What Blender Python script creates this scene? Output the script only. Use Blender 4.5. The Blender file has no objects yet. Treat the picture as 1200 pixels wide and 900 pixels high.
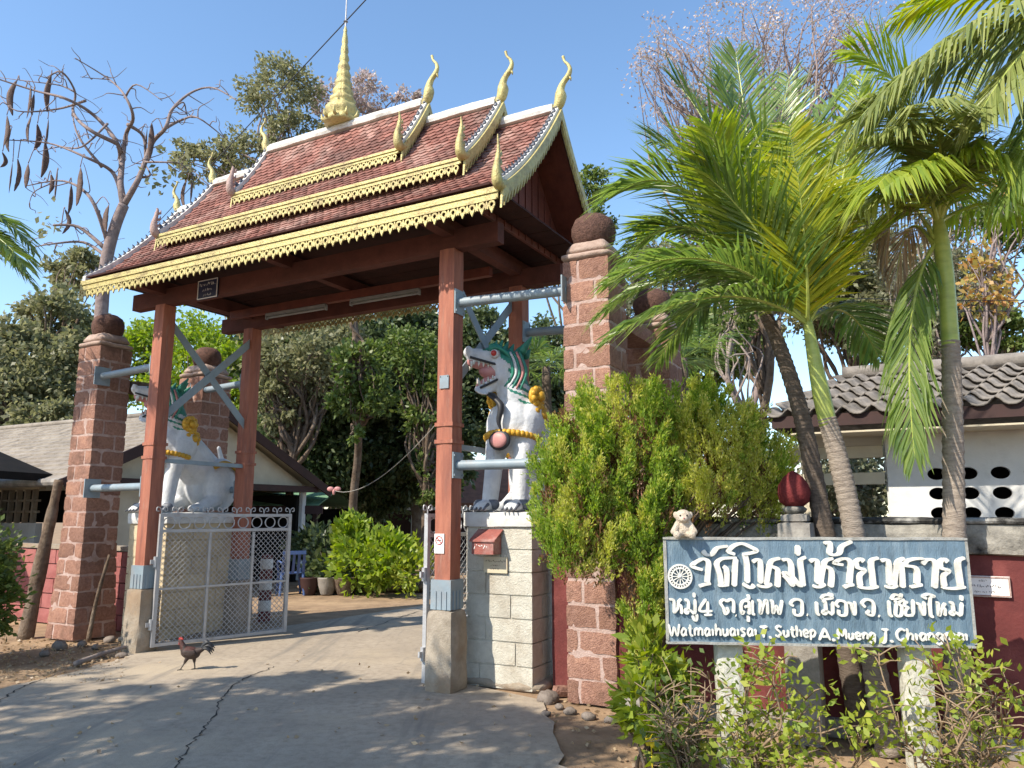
import bpy, bmesh, math, random
import numpy as np
from mathutils import Vector, Matrix, noise as mnoise
R = math.radians
scene = bpy.context.scene
COL = scene.collection
# ------------------------------------------------------------------ camera, sky, sun, exposure
CAM_H, PITCH, FPX = 1.55, math.atan(153 / 900), 900.0
cam_data = bpy.data.cameras.new('camera'); cam = bpy.data.objects.new('camera', cam_data); COL.objects.link(cam)
cam.location = (0, 0, CAM_H); cam.rotation_euler = (R(90) + PITCH, 0, 0)
cam_data.sensor_width = 36; cam_data.lens = 27; cam_data.clip_start = 0.05; cam_data.clip_end = 2000
scene.camera = cam
SUN_EL = R(43); SUN_H = Vector((-0.80, -0.60, 0)).normalized()
sun_dir = Vector((SUN_H.x * math.cos(SUN_EL), SUN_H.y * math.cos(SUN_EL), math.sin(SUN_EL)))
world = bpy.data.worlds.new('World'); scene.world = world; world.use_nodes = True
wn = world.node_tree; sky = wn.nodes.new('ShaderNodeTexSky'); sky.sky_type = 'NISHITA'; sky.sun_disc = False
sky.sun_elevation = SUN_EL; sky.sun_rotation = math.atan2(SUN_H.x, SUN_H.y)
sky.air_density = 1.0; sky.dust_density = 0.6; sky.ozone_density = 1.3; sky.altitude = 300
bg = wn.nodes['Background']; bg.inputs[1].default_value = 0.15; hsv = wn.nodes.new('ShaderNodeHueSaturation'); hsv.inputs['Saturation'].default_value = 1.08; hsv.inputs['Hue'].default_value = .497
wn.links.new(sky.outputs[0], hsv.inputs['Color']); wn.links.new(hsv.outputs[0], bg.inputs[0])
sl = bpy.data.lights.new('sun', 'SUN'); sl.energy = 3.9; sl.angle = R(0.55); sl.color = (1.0, 0.91, 0.77)
sun = bpy.data.objects.new('sun', sl); COL.objects.link(sun); sun.rotation_euler = sun_dir.to_track_quat('Z', 'Y').to_euler()
scene.view_settings.view_transform = 'Standard'; scene.view_settings.look = 'None'
scene.view_settings.exposure = 0.96; scene.view_settings.gamma = 1; scene.view_settings.use_curve_mapping = False
scene.cycles.max_bounces = 6; scene.cycles.transparent_max_bounces = 8
scene.cycles.diffuse_bounces = 3; scene.cycles.glossy_bounces = 2; scene.cycles.transmission_bounces = 3
scene.cycles.sample_clamp_indirect = 6

# ------------------------------------------------------------------ places
_c, _s = math.cos(PITCH), math.sin(PITCH)
def at(px, py, Y):
    v = 450 - py; f = _c * FPX - _s * v; k = Y / f
    return Vector(((px - 600) * k, Y, CAM_H + (_s * FPX + _c * v) * k))
def gnd(px, py, z=0.0):
    v = 450 - py; f = _c * FPX - _s * v; u = _s * FPX + _c * v; k = (z - CAM_H) / u
    return Vector(((px - 600) * k, f * k, z))
GPHI = math.atan2(-0.4757, 0.8796)
GO = Vector((-0.59, 7.2, 0)); GR = Vector((0.8796, -0.4757, 0)); GN = Vector((0.4757, 0.8796, 0))
def G(gx, gy, z=0.0): return GO + GR * gx + GN * gy + Vector((0, 0, z))
def toG(p): d = Vector(p) - GO; return Vector((d.dot(GR), d.dot(GN), p[2]))

# ------------------------------------------------------------------ mesh helpers
class MB:
    def __init__(s): s.v = []; s.f = []; s.m = []
    def add(s, vs, fs, m=0):
        o = len(s.v); s.v.extend([tuple(p) for p in vs]); s.f.extend([[i + o for i in f] for f in fs]); s.m.extend([m] * len(fs))
    def box(s, c, d, rot=None, m=0):
        x, y, z = d[0] / 2, d[1] / 2, d[2] / 2
        vs = [Vector((a * x, b * y, e * z)) for a in (-1, 1) for b in (-1, 1) for e in (-1, 1)]
        if rot is not None: vs = [rot @ p for p in vs]
        c = Vector(c); s.add([p + c for p in vs], [(0, 1, 3, 2), (4, 6, 7, 5), (0, 4, 5, 1), (2, 3, 7, 6), (0, 2, 6, 4), (1, 5, 7, 3)], m)
    def bar(s, a, b, w, h, m=0, up=(0, 0, 1)):
        a, b = Vector(a), Vector(b); d = b - a; L = d.length; x = d.normalized(); u = Vector(up)
        y = u.cross(x)
        if y.length < 1e-4: y = Vector((0, 1, 0)).cross(x)
        y.normalize(); z = x.cross(y)
        s.box((a + b) / 2, (L, w, h), Matrix((x, y, z)).transposed(), m)
    def rough(s, c, d, n=(3, 3, 3), amp=0.006, m=0, fr=9.0, taper=None, round_=0.012, seed=0.0):
        nx, ny, nz = n; idx = {}; vs = []; fs = []
        def vid(i, j, k):
            if (i, j, k) in idx: return idx[(i, j, k)]
            p = Vector(((i / nx - .5) * d[0], (j / ny - .5) * d[1], (k / nz - .5) * d[2]))
            q = [abs(i * 2 - nx) == nx, abs(j * 2 - ny) == ny, abs(k * 2 - nz) == nz]
            if sum(q) >= 2:
                for a in range(3):
                    if q[a]: p[a] -= math.copysign(round_ * (0.75 if sum(q) == 2 else 1), p[a])
            w = p + Vector(c)
            nn = mnoise.noise_vector(w * fr + Vector((seed, seed * 1.7, seed * .3)))
            w += nn * amp
            if taper: w = taper(w)
            idx[(i, j, k)] = len(vs); vs.append(w); return len(vs) - 1
        for i in range(nx):
            for j in range(ny):
                fs.append((vid(i, j, 0), vid(i, j + 1, 0), vid(i + 1, j + 1, 0), vid(i + 1, j, 0)))
                fs.append((vid(i, j, nz), vid(i + 1, j, nz), vid(i + 1, j + 1, nz), vid(i, j + 1, nz)))
            for k in range(nz):
                fs.append((vid(i, 0, k), vid(i + 1, 0, k), vid(i + 1, 0, k + 1), vid(i, 0, k + 1)))
                fs.append((vid(i, ny, k), vid(i, ny, k + 1), vid(i + 1, ny, k + 1), vid(i + 1, ny, k)))
        for j in range(ny):
            for k in range(nz):
                fs.append((vid(0, j, k), vid(0, j, k + 1), vid(0, j + 1, k + 1), vid(0, j + 1, k)))
                fs.append((vid(nx, j, k), vid(nx, j + 1, k), vid(nx, j + 1, k + 1), vid(nx, j, k + 1)))
        s.add(vs, fs, m)
    def tube(s, pts, rad, n=8, cap=True, m=0):
        pts = [Vector(p) for p in pts]; N = len(pts)
        if not hasattr(rad, '__len__'): rad = [rad] * N
        vs = []; fs = []; t = (pts[1] - pts[0]).normalized()
        ref = Vector((0, 0, 1)) if abs(t.z) < .9 else Vector((1, 0, 0))
        y = t.cross(ref).normalized()
        for i, p in enumerate(pts):
            t = (pts[min(i + 1, N - 1)] - pts[max(i - 1, 0)])
            if t.length < 1e-9: t = Vector((0, 0, 1))
            t.normalize(); y = (y - t * y.dot(t))
            if y.length < 1e-6: y = t.orthogonal()
            y.normalize(); z = t.cross(y)
            for k in range(n):
                a = 2 * math.pi * k / n; vs.append(p + (y * math.cos(a) + z * math.sin(a)) * rad[i])
        for i in range(N - 1):
            for k in range(n):
                fs.append((i * n + k, i * n + (k + 1) % n, (i + 1) * n + (k + 1) % n, (i + 1) * n + k))
        if cap: fs.append(tuple(range(n - 1, -1, -1))); fs.append(tuple(range((N - 1) * n, N * n)))
        s.add(vs, fs, m)
    def lathe(s, prof, n=24, c=(0, 0, 0), m=0, wob=None, rot=None):
        vs = []; fs = []; c = Vector(c)
        for i, (r, z) in enumerate(prof):
            for k in range(n):
                a = 2 * math.pi * k / n; rr = r * (wob(a, z) if wob else 1)
                p = Vector((rr * math.cos(a), rr * math.sin(a), z))
                vs.append((rot @ p if rot else p) + c)
        for i in range(len(prof) - 1):
            for k in range(n): fs.append((i * n + k, i * n + (k + 1) % n, (i + 1) * n + (k + 1) % n, (i + 1) * n + k))
        fs.append(tuple(range(n - 1, -1, -1))); fs.append(tuple(range((len(prof) - 1) * n, len(prof) * n)))
        s.add(vs, fs, m)
    def ell(s, c, r, n=14, rot=None, m=0):
        pr = [(max(1e-3, math.sin(math.pi * i / n)), -math.cos(math.pi * i / n)) for i in range(n + 1)]
        vs = []; fs = []; k2 = n + 4; c = Vector(c)
        if not hasattr(r, '__len__'): r = (r, r, r)
        for (a, z) in pr:
            for k in range(k2):
                t = 2 * math.pi * k / k2; p = Vector((a * math.cos(t) * r[0], a * math.sin(t) * r[1], z * r[2]))
                vs.append((rot @ p if rot else p) + c)
        for i in range(n):
            for k in range(k2): fs.append((i * k2 + k, i * k2 + (k + 1) % k2, (i + 1) * k2 + (k + 1) % k2, (i + 1) * k2 + k))
        fs.append(tuple(range(k2 - 1, -1, -1))); fs.append(tuple(range(n * k2, (n + 1) * k2)))
        s.add(vs, fs, m)
    def cap(s, a, b, ra, rb, n=12, m=0):
        a, b = Vector(a), Vector(b); K = 5; d = (b - a).normalized(); pts = []; rd = []
        for i in range(K + 1):
            t = (i / K) * math.pi / 2; pts.append(a - d * ra * math.cos(t)); rd.append(max(1e-3, ra * math.sin(t)))
        for i in range(K + 1):
            t = (i / K) * math.pi / 2; pts.append(b + d * rb * math.sin(t)); rd.append(max(1e-3, rb * math.cos(t)))
        s.tube(pts, rd, n, True, m)
    def prism(s, poly, fn, t0, t1, m=0):
        """poly: 2D outline; fn(a, b, t) -> 3D point."""
        n = len(poly); vs = [fn(a, b, t0) for a, b in poly] + [fn(a, b, t1) for a, b in poly]
        fs = [tuple(range(n)), tuple(range(2 * n - 1, n - 1, -1))] + [(i, i + n, (i + 1) % n + n, (i + 1) % n) for i in range(n)]
        s.add(vs, fs, m)
    def mesh(s, name, mats, smooth=False):
        me = bpy.data.meshes.new(name); me.from_pydata(s.v, [], s.f)
        for mt in (mats if isinstance(mats, (list, tuple)) else [mats]): me.materials.append(mt)
        me.polygons.foreach_set('material_index', s.m)
        bm = bmesh.new(); bm.from_mesh(me); bmesh.ops.recalc_face_normals(bm, faces=bm.faces); bm.to_mesh(me); bm.free()
        if smooth: me.polygons.foreach_set('use_smooth', [True] * len(me.polygons))
        me.update(); return me
    def build(s, name, mats, parent=None, smooth=False, loc=None):
        o = bpy.data.objects.new(name, s.mesh(name, mats, smooth)); COL.objects.link(o)
        if parent: o.parent = parent
        if loc is not None: o.location = loc
        return o
def autosmooth(o, ang=40):
    me = o.data; me.polygons.foreach_set('use_smooth', [True] * len(me.polygons)); me.set_sharp_from_angle(angle=R(ang)); return o
def thing(name, label, cat, loc=(0, 0, 0), rz=0.0, group=None):
    o = bpy.data.objects.new(name, None); COL.objects.link(o); o.empty_display_size = .2
    o.location = loc; o.rotation_euler = (0, 0, rz); return tag(o, label, cat, group)
def tag(o, label, cat, group=None):
    o['label'] = label; o['category'] = cat
    if group: o['group'] = group
    return o
def struct(o): o['kind'] = 'structure'; return o
def dup(root, loc=None, rz=None, label=None):
    r = root.copy(); COL.objects.link(r)
    if loc is not None: r.location = loc
    if rz is not None: r.rotation_euler = (0, 0, rz)
    if label: r['label'] = label
    for ch in list(root.children):
        c = ch.copy(); COL.objects.link(c); c.parent = r
        for g in list(ch.children):
            d = g.copy(); COL.objects.link(d); d.parent = c
    return r
def blob(mb, name, mats, parent=None, voxel=0.02, smooth=5, loc=None, paint=None):
    """one continuous skin over the shapes of mb"""
    tmp = mb.build(name + '_src', mats)
    md = tmp.modifiers.new('r', 'REMESH'); md.mode = 'VOXEL'; md.voxel_size = voxel; md.use_smooth_shade = True
    if smooth: sm = tmp.modifiers.new('s', 'SMOOTH'); sm.iterations = smooth; sm.factor = .5
    dg = bpy.context.evaluated_depsgraph_get(); me = bpy.data.meshes.new_from_object(tmp.evaluated_get(dg)); me.name = name
    old = tmp.data; bpy.data.objects.remove(tmp); bpy.data.meshes.remove(old)
    me.materials.clear()
    for mt in (mats if isinstance(mats, (list, tuple)) else [mats]): me.materials.append(mt)
    me.polygons.foreach_set('use_smooth', [True] * len(me.polygons))
    idx = [0] * len(me.polygons)
    if paint:
        for p in me.polygons: idx[p.index] = paint(p.center, p.normal)
    me.polygons.foreach_set('material_index', idx)
    o = bpy.data.objects.new(name, me); COL.objects.link(o)
    if parent: o.parent = parent
    if loc is not None: o.location = loc
    return o
def spline(pts, n=8):
    P = [Vector(p) for p in pts]; out = []
    for i in range(len(P) - 1):
        p0 = P[max(i - 1, 0)]; p1 = P[i]; p2 = P[i + 1]; p3 = P[min(i + 2, len(P) - 1)]
        for k in range(n):
            t = k / n
            out.append(0.5 * ((2 * p1) + (p2 - p0) * t + (2 * p0 - 5 * p1 + 4 * p2 - p3) * t * t + (3 * p1 - p0 - 3 * p2 + p3) * t ** 3))
    out.append(P[-1]); return out

# ------------------------------------------------------------------ leaves (numpy quads)
class Leaves:
    def __init__(s, seed=0): s.rg = np.random.default_rng(seed); s.V = []
    def put(s, P, L, W, D=None, droop=0.0, jit=0.6):
        rg = s.rg; n = len(P)
        if n == 0: return
        d = rg.normal(size=(n, 3))
        if D is not None: d = np.asarray(D) + d * jit
        d[:, 2] -= droop
        d /= np.linalg.norm(d, axis=1, keepdims=True) + 1e-9
        q = rg.normal(size=(n, 3)); sd = np.cross(d, q); sd /= np.linalg.norm(sd, axis=1, keepdims=True) + 1e-9
        nm = np.cross(d, sd)
        L = np.broadcast_to(np.asarray(L, float), (n,))[:, None] * rg.uniform(.65, 1.25, (n, 1)); W = np.broadcast_to(np.asarray(W, float), (n,))[:, None] * rg.uniform(.75, 1.2, (n, 1))
        a = P; m = P + d * L * .5 + nm * L * .08; t = P + d * L
        s.V.append(np.stack([a, m + sd * W * .5, t, m - sd * W * .5], 1))
    def build(s, name, mat, parent=None):
        V = np.concatenate(s.V).astype(np.float32); n = len(V)
        me = bpy.data.meshes.new(name); me.vertices.add(n * 4); me.vertices.foreach_set('co', V.reshape(-1))
        me.loops.add(n * 4); me.loops.foreach_set('vertex_index', np.arange(n * 4, dtype=np.int32))
        me.polygons.add(n); me.polygons.foreach_set('loop_start', np.arange(0, n * 4, 4, dtype=np.int32))
        me.materials.append(mat); me.update(calc_edges=True)
        o = bpy.data.objects.new(name, me); COL.objects.link(o)
        if parent: o.parent = parent
        return o

# ------------------------------------------------------------------ materials
def nodes(name):
    m = bpy.data.materials.new(name); m.use_nodes = True; nt = m.node_tree; return m, nt, nt.nodes['Principled BSDF']
def mat(name, a, b=None, scale=6.0, rough=.7, bump=0.0, bscale=40.0, metal=0.0, detail=5.0, c=None, cscale=1.5, camt=.5, spec=.4, stretch=None, isl=None, d=None, dscale=1.2, damt=.6, dlo=.52):
    """colour a mottled with b (fine noise) and c (broad stains); isl: spread of tone between the pieces of one mesh"""
    m, nt, p = nodes(name); N = nt.nodes; Lk = nt.links
    p.inputs['Roughness'].default_value = rough; p.inputs['Metallic'].default_value = metal; p.inputs['Specular IOR Level'].default_value = spec
    tc = N.new('ShaderNodeTexCoord'); src = tc.outputs['Object']
    if stretch:
        mp = N.new('ShaderNodeMapping'); mp.inputs['Scale'].default_value = stretch; Lk.new(src, mp.inputs[0]); src = mp.outputs[0]
    col = None
    def noise(sc, det=detail):
        n = N.new('ShaderNodeTexNoise'); n.inputs['Scale'].default_value = sc; n.inputs['Detail'].default_value = det; n.inputs['Roughness'].default_value = .62; Lk.new(src, n.inputs['Vector']); return n
    def ramp(fac, lo, hi):
        r = N.new('ShaderNodeMapRange'); r.inputs[1].default_value = lo; r.inputs[2].default_value = hi; Lk.new(fac, r.inputs[0]); return r.outputs[0]
    def mix(f, x, y):
        k = N.new('ShaderNodeMix'); k.data_type = 'RGBA'
        if hasattr(f, 'links'): Lk.new(f, k.inputs[0])
        else: k.inputs[0].default_value = f
        for i, q in ((6, x), (7, y)):
            if hasattr(q, 'links'): Lk.new(q, k.inputs[i])
            else: k.inputs[i].default_value = (*q, 1)
        return k.outputs[2]
    b = b or tuple(v * .75 for v in a)
    col = mix(ramp(noise(scale).outputs[0], .35, .68), a, b)
    if c is not None:
        f = ramp(noise(cscale, 8).outputs[0], .48, .68); g = N.new('ShaderNodeMath'); g.operation = 'MULTIPLY'; g.inputs[1].default_value = camt; Lk.new(f, g.inputs[0])
        col = mix(g.outputs[0], col, c)
    if d is not None:
        f = ramp(noise(dscale, 10).outputs[0], dlo, dlo + .14); g = N.new('ShaderNodeMath'); g.operation = 'MULTIPLY'; g.inputs[1].default_value = damt; Lk.new(f, g.inputs[0]); col = mix(g.outputs[0], col, d)
    if isl:
        ge = N.new('ShaderNodeNewGeometry'); r = N.new('ShaderNodeMapRange'); r.inputs[3].default_value = 1 - isl; r.inputs[4].default_value = 1 + isl; Lk.new(ge.outputs['Random Per Island'], r.inputs[0])
        h = N.new('ShaderNodeHueSaturation'); Lk.new(r.outputs[0], h.inputs['Value']); Lk.new(col, h.inputs['Color']); col = h.outputs[0]
    Lk.new(col, p.inputs['Base Color'])
    if bump:
        bn = N.new('ShaderNodeBump'); bn.inputs['Strength'].default_value = bump; bn.inputs['Distance'].default_value = .02
        Lk.new(noise(bscale, 6).outputs[0], bn.inputs['Height']); Lk.new(bn.outputs[0], p.inputs['Normal'])
    return m
def leafmat(name, cols, trans=.35, rough=.45, spec=.35):
    m, nt, p = nodes(name); N = nt.nodes; Lk = nt.links
    ge = N.new('ShaderNodeNewGeometry'); cr = N.new('ShaderNodeValToRGB'); Lk.new(ge.outputs['Random Per Island'], cr.inputs[0])
    el = cr.color_ramp.elements
    for i, cc in enumerate(cols):
        e = el[i] if i < 2 else el.new(1.0)
        e.position = i / max(1, len(cols) - 1); e.color = (*cc, 1)
    Lk.new(cr.outputs[0], p.inputs['Base Color']); p.inputs['Roughness'].default_value = rough; p.inputs['Specular IOR Level'].default_value = spec
    tr = N.new('ShaderNodeBsdfTranslucent'); hs = N.new('ShaderNodeHueSaturation'); hs.inputs['Saturation'].default_value = 1.15; hs.inputs['Value'].default_value = 1.5
    Lk.new(cr.outputs[0], hs.inputs['Color']); Lk.new(hs.outputs[0], tr.inputs[0])
    mx = N.new('ShaderNodeMixShader'); mx.inputs[0].default_value = trans
    Lk.new(p.outputs[0], mx.inputs[1]); Lk.new(tr.outputs[0], mx.inputs[2]); Lk.new(mx.outputs[0], N['Material Output'].inputs[0])
    return m
M = {}
M['laterite'] = mat('laterite', (.36, .205, .155), (.235, .125, .094), 30, .95, 1.0, 75, c=(.40, .22, .15), cscale=5, camt=.5, isl=.20, spec=.15, d=(.09, .055, .045), dscale=2.3, damt=.6, dlo=.53)
M['laterite_dark'] = mat('laterite_dark', (.15, .085, .068), (.08, .048, .04), 25, .95, 1.0, 60, spec=.1)
M['mortar'] = mat('mortar', (.46, .345, .31), (.35, .245, .21), 14, .9, .6, 60, c=(.25, .13, .10), cscale=3, camt=.6, spec=.2, d=(.16, .12, .10), dscale=2.6, damt=.5, dlo=.55)
M['plaster'] = mat('plaster', (.42, .32, .27), (.27, .19, .155), 8, .9, .5, 50, spec=.2)
M['redwood'] = mat('redwood', (.38, .145, .092), (.27, .095, .063), 5, .7, .3, 50, c=(.15, .06, .05), cscale=3.5, camt=.65, stretch=(4, 4, .5), spec=.3, d=(.42, .24, .17), dscale=7, damt=.45, dlo=.57)
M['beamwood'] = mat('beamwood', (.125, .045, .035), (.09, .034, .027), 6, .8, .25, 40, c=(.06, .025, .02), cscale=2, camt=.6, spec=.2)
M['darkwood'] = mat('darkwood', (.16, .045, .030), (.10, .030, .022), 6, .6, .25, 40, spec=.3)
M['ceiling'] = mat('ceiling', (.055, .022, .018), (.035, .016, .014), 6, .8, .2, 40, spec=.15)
M['steel'] = mat('steel', (.24, .30, .34), (.18, .23, .27), 4, .5, .1, 60, c=(.30, .25, .22), cscale=6, camt=.25, d=(.20, .115, .07), dscale=9, damt=.55, dlo=.60)
M['concrete'] = mat('concrete', (.36, .31, .25), (.26, .22, .17), 9, .9, .5, 60, c=(.16, .13, .11), cscale=3.5, camt=.6, spec=.2, d=(.30, .20, .12), dscale=1.8, damt=.6, dlo=.50)
M['block'] = mat('block', (.56, .54, .47), (.46, .44, .38), 14, .9, .7, 70, c=(.33, .27, .20), cscale=2.2, camt=.5, spec=.2, isl=.05, d=(.24, .19, .14), dscale=4, damt=.35, dlo=.58)
M['cream_block'] = mat('cream_block', (.60, .50, .33), (.50, .40, .26), 12, .9, .6, 60, c=(.30, .22, .14), cscale=2.5, camt=.5, spec=.2, isl=.05)
M['white'] = mat('white', (.62, .62, .60), (.50, .50, .48), 8, .6, .2, 60, c=(.38, .37, .36), cscale=4, camt=.4)
M['ridge_white'] = mat('ridge_white', (.72, .70, .66), (.58, .56, .52), 6, .75, .3, 30, c=(.30, .28, .26), cscale=5, camt=.5, d=(.22, .21, .19), dscale=3, damt=.5, dlo=.55)
M['gold'] = mat('gold', (.53, .46, .19), (.40, .33, .13), 30, .45, .5, 55, metal=.2, c=(.20, .145, .07), cscale=8, camt=.7, d=(.14, .10, .05), dscale=3, damt=.35, dlo=.54)
M['gold_paint'] = mat('gold_paint', (.62, .36, .035), (.45, .24, .02), 25, .45, .4, 60, metal=.15, d=(.22, .12, .03), dscale=14, damt=.5, dlo=.54)
M['tile'] = mat('tile', (.25, .105, .080), (.16, .072, .058), 12, .85, .4, 50, c=(.36, .25, .21), cscale=2.2, camt=.65, isl=.32, spec=.25, d=(.10, .06, .05), dscale=1.6, damt=.55, dlo=.52)
M['lionwhite'] = mat('lionwhite', (.62, .63, .64), (.50, .52, .55), 9, .6, .45, 32, c=(.36, .40, .45), cscale=3, camt=.35, d=(.24, .26, .27), dscale=7, damt=.4, dlo=.58)
M['green_paint'] = mat('green_paint', (.03, .22, .15), (.02, .14, .11), 16, .45, .3, 40)
M['pink'] = mat('pink', (.50, .24, .22), (.42, .18, .18), 10, .5, .1, 40)
M['black'] = mat('black', (.02, .022, .026), (.03, .03, .035), 10, .5)
M['claw_grey'] = mat('claw_grey', (.13, .14, .17), (.08, .09, .11), 14, .5)
M['eye_red'] = mat('eye_red', (.45, .04, .03), (.3, .02, .02), 10, .2)
M['signblue'] = mat('signblue', (.145, .215, .275), (.105, .165, .22), 5, .85, .5, 45, c=(.24, .31, .36), cscale=4, camt=.6, stretch=(3, 3, .6), spec=.2, d=(.07, .10, .125), dscale=7, damt=.55, dlo=.53)
M['letterwhite'] = mat('letterwhite', (.70, .70, .65), (.60, .59, .54), 20, .7, .2, 60, c=(.42, .40, .35), cscale=12, camt=.45, d=(.30, .28, .24), dscale=30, damt=.35, dlo=.58)
M['signedge'] = mat('signedge', (.36, .36, .34), (.24, .24, .22), 18, .9, .4, 50)
M['postwhite'] = mat('postwhite', (.58, .57, .50), (.42, .40, .33), 12, .9, .5, 50, c=(.22, .20, .16), cscale=5, camt=.6)
M['redwall'] = mat('redwall', (.135, .035, .033), (.10, .028, .027), 5, .85, .3, 40, c=(.25, .08, .07), cscale=3, camt=.5, spec=.2)
M['pinkwall'] = mat('pinkwall', (.33, .125, .115), (.26, .09, .085), 6, .85, .35, 40, c=(.20, .05, .045), cscale=3, camt=.4, spec=.2, d=(.12, .05, .045), dscale=2.2, damt=.5, dlo=.53)
M['mouldcap'] = mat('mouldcap', (.33, .31, .27), (.18, .17, .15), 9, .95, .6, 40, c=(.022, .022, .022), cscale=3.2, camt=1.0, spec=.15)
M['cement'] = mat('cement', (.30, .28, .25), (.22, .20, .18), 8, .9, .4, 50, c=(.12, .11, .10), cscale=4, camt=.6)
M['budred'] = mat('budred', (.17, .035, .035), (.11, .02, .022), 16, .9, .6, 50, spec=.1)
M['rooftile'] = mat('rooftile', (.25, .225, .20), (.16, .145, .13), 7, .9, .5, 30, c=(.05, .045, .04), cscale=3, camt=.75, isl=.14, spec=.2)
M['shingle'] = mat('shingle', (.27, .235, .195), (.18, .155, .13), 7, .9, .5, 30, c=(.36, .32, .27), cscale=2, camt=.5, isl=.10, spec=.2)
M['greenroof'] = mat('greenroof', (.15, .27, .16), (.10, .20, .12), 5, .8, .3, 30, isl=.1)
M['brickroof'] = mat('brickroof', (.30, .15, .10), (.2, .1, .07), 5, .8, .3, 30, isl=.1)
M['whitewall'] = mat('whitewall', (.66, .66, .65), (.58, .58, .57), 3, .85, .15, 40, c=(.45, .44, .42), cscale=2, camt=.4, d=(.34, .33, .30), dscale=2.6, damt=.35, dlo=.55)
M['creamwall'] = mat('creamwall', (.56, .50, .38), (.47, .41, .31), 3, .85, .15, 40)
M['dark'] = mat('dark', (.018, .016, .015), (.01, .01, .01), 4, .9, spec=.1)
M['darkred'] = mat('darkred', (.050, .022, .020), (.035, .017, .016), 4, .7)
M['bark'] = mat('bark', (.17, .125, .09), (.09, .065, .05), 14, .95, .8, 30, c=(.26, .22, .18), cscale=5, camt=.5, spec=.1)
M['palebark'] = mat('palebark', (.30, .25, .22), (.20, .155, .14), 10, .9, .6, 30, spec=.15)
M['twig'] = mat('twig', (.30, .22, .145), (.20, .14, .09), 12, .9, .5, 30, spec=.15)
M['purplebark'] = mat('purplebark', (.27, .215, .20), (.17, .13, .125), 10, .9, .6, 30, spec=.15)
M['palmtrunk'] = mat('palmtrunk', (.34, .285, .235), (.20, .165, .135), 16, .95, .7, 40, c=(.33, .28, .23), cscale=6, camt=.5, stretch=(1, 1, 4), spec=.1)
M['palmtrunk_dark'] = mat('palmtrunk_dark', (.17, .135, .11), (.095, .075, .06), 16, .95, .7, 40, stretch=(1, 1, 4), spec=.1)
M['crownshaft'] = mat('crownshaft', (.38, .42, .10), (.26, .33, .07), 9, .4, .1, 30, c=(.16, .20, .05), cscale=4, camt=.5, stretch=(1, 1, 3))
M['deadfrond'] = leafmat('deadfrond', [(.30, .22, .14), (.42, .32, .2), (.2, .14, .09)], .2)
M['pod'] = mat('pod', (.12, .070, .052), (.06, .036, .030), 14, .7, .4, 40, isl=.35)
M['dirt'] = mat('dirt', (.32, .22, .14), (.20, .14, .09), 3.5, 1, .9, 9, c=(.44, .31, .19), cscale=.8, camt=.7, spec=.1, detail=10)
M['rope'] = mat('rope', (.4, .38, .34), None, 20, .8)
M['bluechair'] = mat('bluechair', (.08, .13, .30), (.06, .11, .26), 5, .4)
M['letterbox'] = mat('letterbox', (.30, .095, .075), (.22, .07, .06), 12, .6, .3, 40, c=(.42, .28, .25), cscale=7, camt=.7)
M['signpaper'] = mat('signpaper', (.78, .74, .72), (.7, .66, .64), 10, .6)
M['plaque_yellow'] = mat('plaque_yellow', (.50, .46, .33), (.55, .45, .33), 14, .5)
M['plaque_ochre'] = mat('plaque_ochre', (.58, .42, .16), (.5, .36, .13), 10, .6)
M['navy'] = mat('navy', (.025, .03, .075), (.02, .022, .05), 8, .4)
M['teddy'] = mat('teddy', (.60, .52, .42), (.48, .40, .31), 30, 1, .9, 90, spec=.05)
M['tube'] = mat('tube', (.26, .26, .26), None, 8, .4)
M['rock'] = mat('rock', (.26, .22, .19), (.16, .13, .11), 8, .95, .8, 25, isl=.3, spec=.1)
M['yellowbin'] = mat('yellowbin', (.55, .30, .03), (.45, .25, .03), 6, .5)
M['cable'] = mat('cable', (.03, .03, .035), None, 5, .6)
M['galv'] = mat('galv', (.45, .45, .46), (.36, .36, .37), 12, .45, .15, 40, metal=.3, d=(.24, .15, .10), dscale=12, damt=.4, dlo=.6)
# foliage
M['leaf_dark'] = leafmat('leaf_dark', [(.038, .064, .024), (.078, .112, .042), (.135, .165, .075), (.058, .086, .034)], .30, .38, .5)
M['leaf_mid'] = leafmat('leaf_mid', [(.07, .115, .03), (.115, .165, .04), (.165, .205, .06), (.085, .13, .035)], .38)
M['leaf_olive'] = leafmat('leaf_olive', [(.14, .15, .07), (.20, .205, .105), (.27, .26, .15), (.16, .17, .085)], .42)
M['leaf_pale'] = leafmat('leaf_pale', [(.14, .15, .09), (.20, .20, .12), (.10, .12, .06), (.24, .21, .14)], .3)
M['leaf_bright'] = leafmat('leaf_bright', [(.14, .23, .03), (.22, .31, .04), (.31, .37, .06), (.16, .24, .035)], .42)
M['leaf_lime'] = leafmat('leaf_lime', [(.22, .29, .04), (.32, .37, .055), (.17, .25, .035), (.42, .42, .07)], .42)
M['leaf_pink'] = leafmat('leaf_pink', [(.40, .32, .31), (.50, .42, .40), (.34, .27, .25), (.33, .30, .22)], .35)
M['leaf_orange'] = leafmat('leaf_orange', [(.45, .20, .07), (.42, .30, .10), (.30, .30, .08), (.5, .28, .12)], .4)
M['thuja'] = leafmat('thuja', [(.14, .235, .035), (.23, .34, .05), (.36, .45, .075), (.18, .28, .04)], .48, .6)
M['thuja_yellow'] = leafmat('thuja_yellow', [(.46, .49, .09), (.58, .57, .14), (.38, .44, .07), (.62, .57, .22)], .5, .6)
M['thuja_brown'] = leafmat('thuja_brown', [(.16, .075, .03), (.22, .12, .05), (.10, .05, .025)], .2, .7)
M['palm'] = leafmat('palm', [(.09, .155, .045), (.15, .225, .055), (.23, .30, .08), (.115, .185, .05)], .46, .33, .6)
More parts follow.
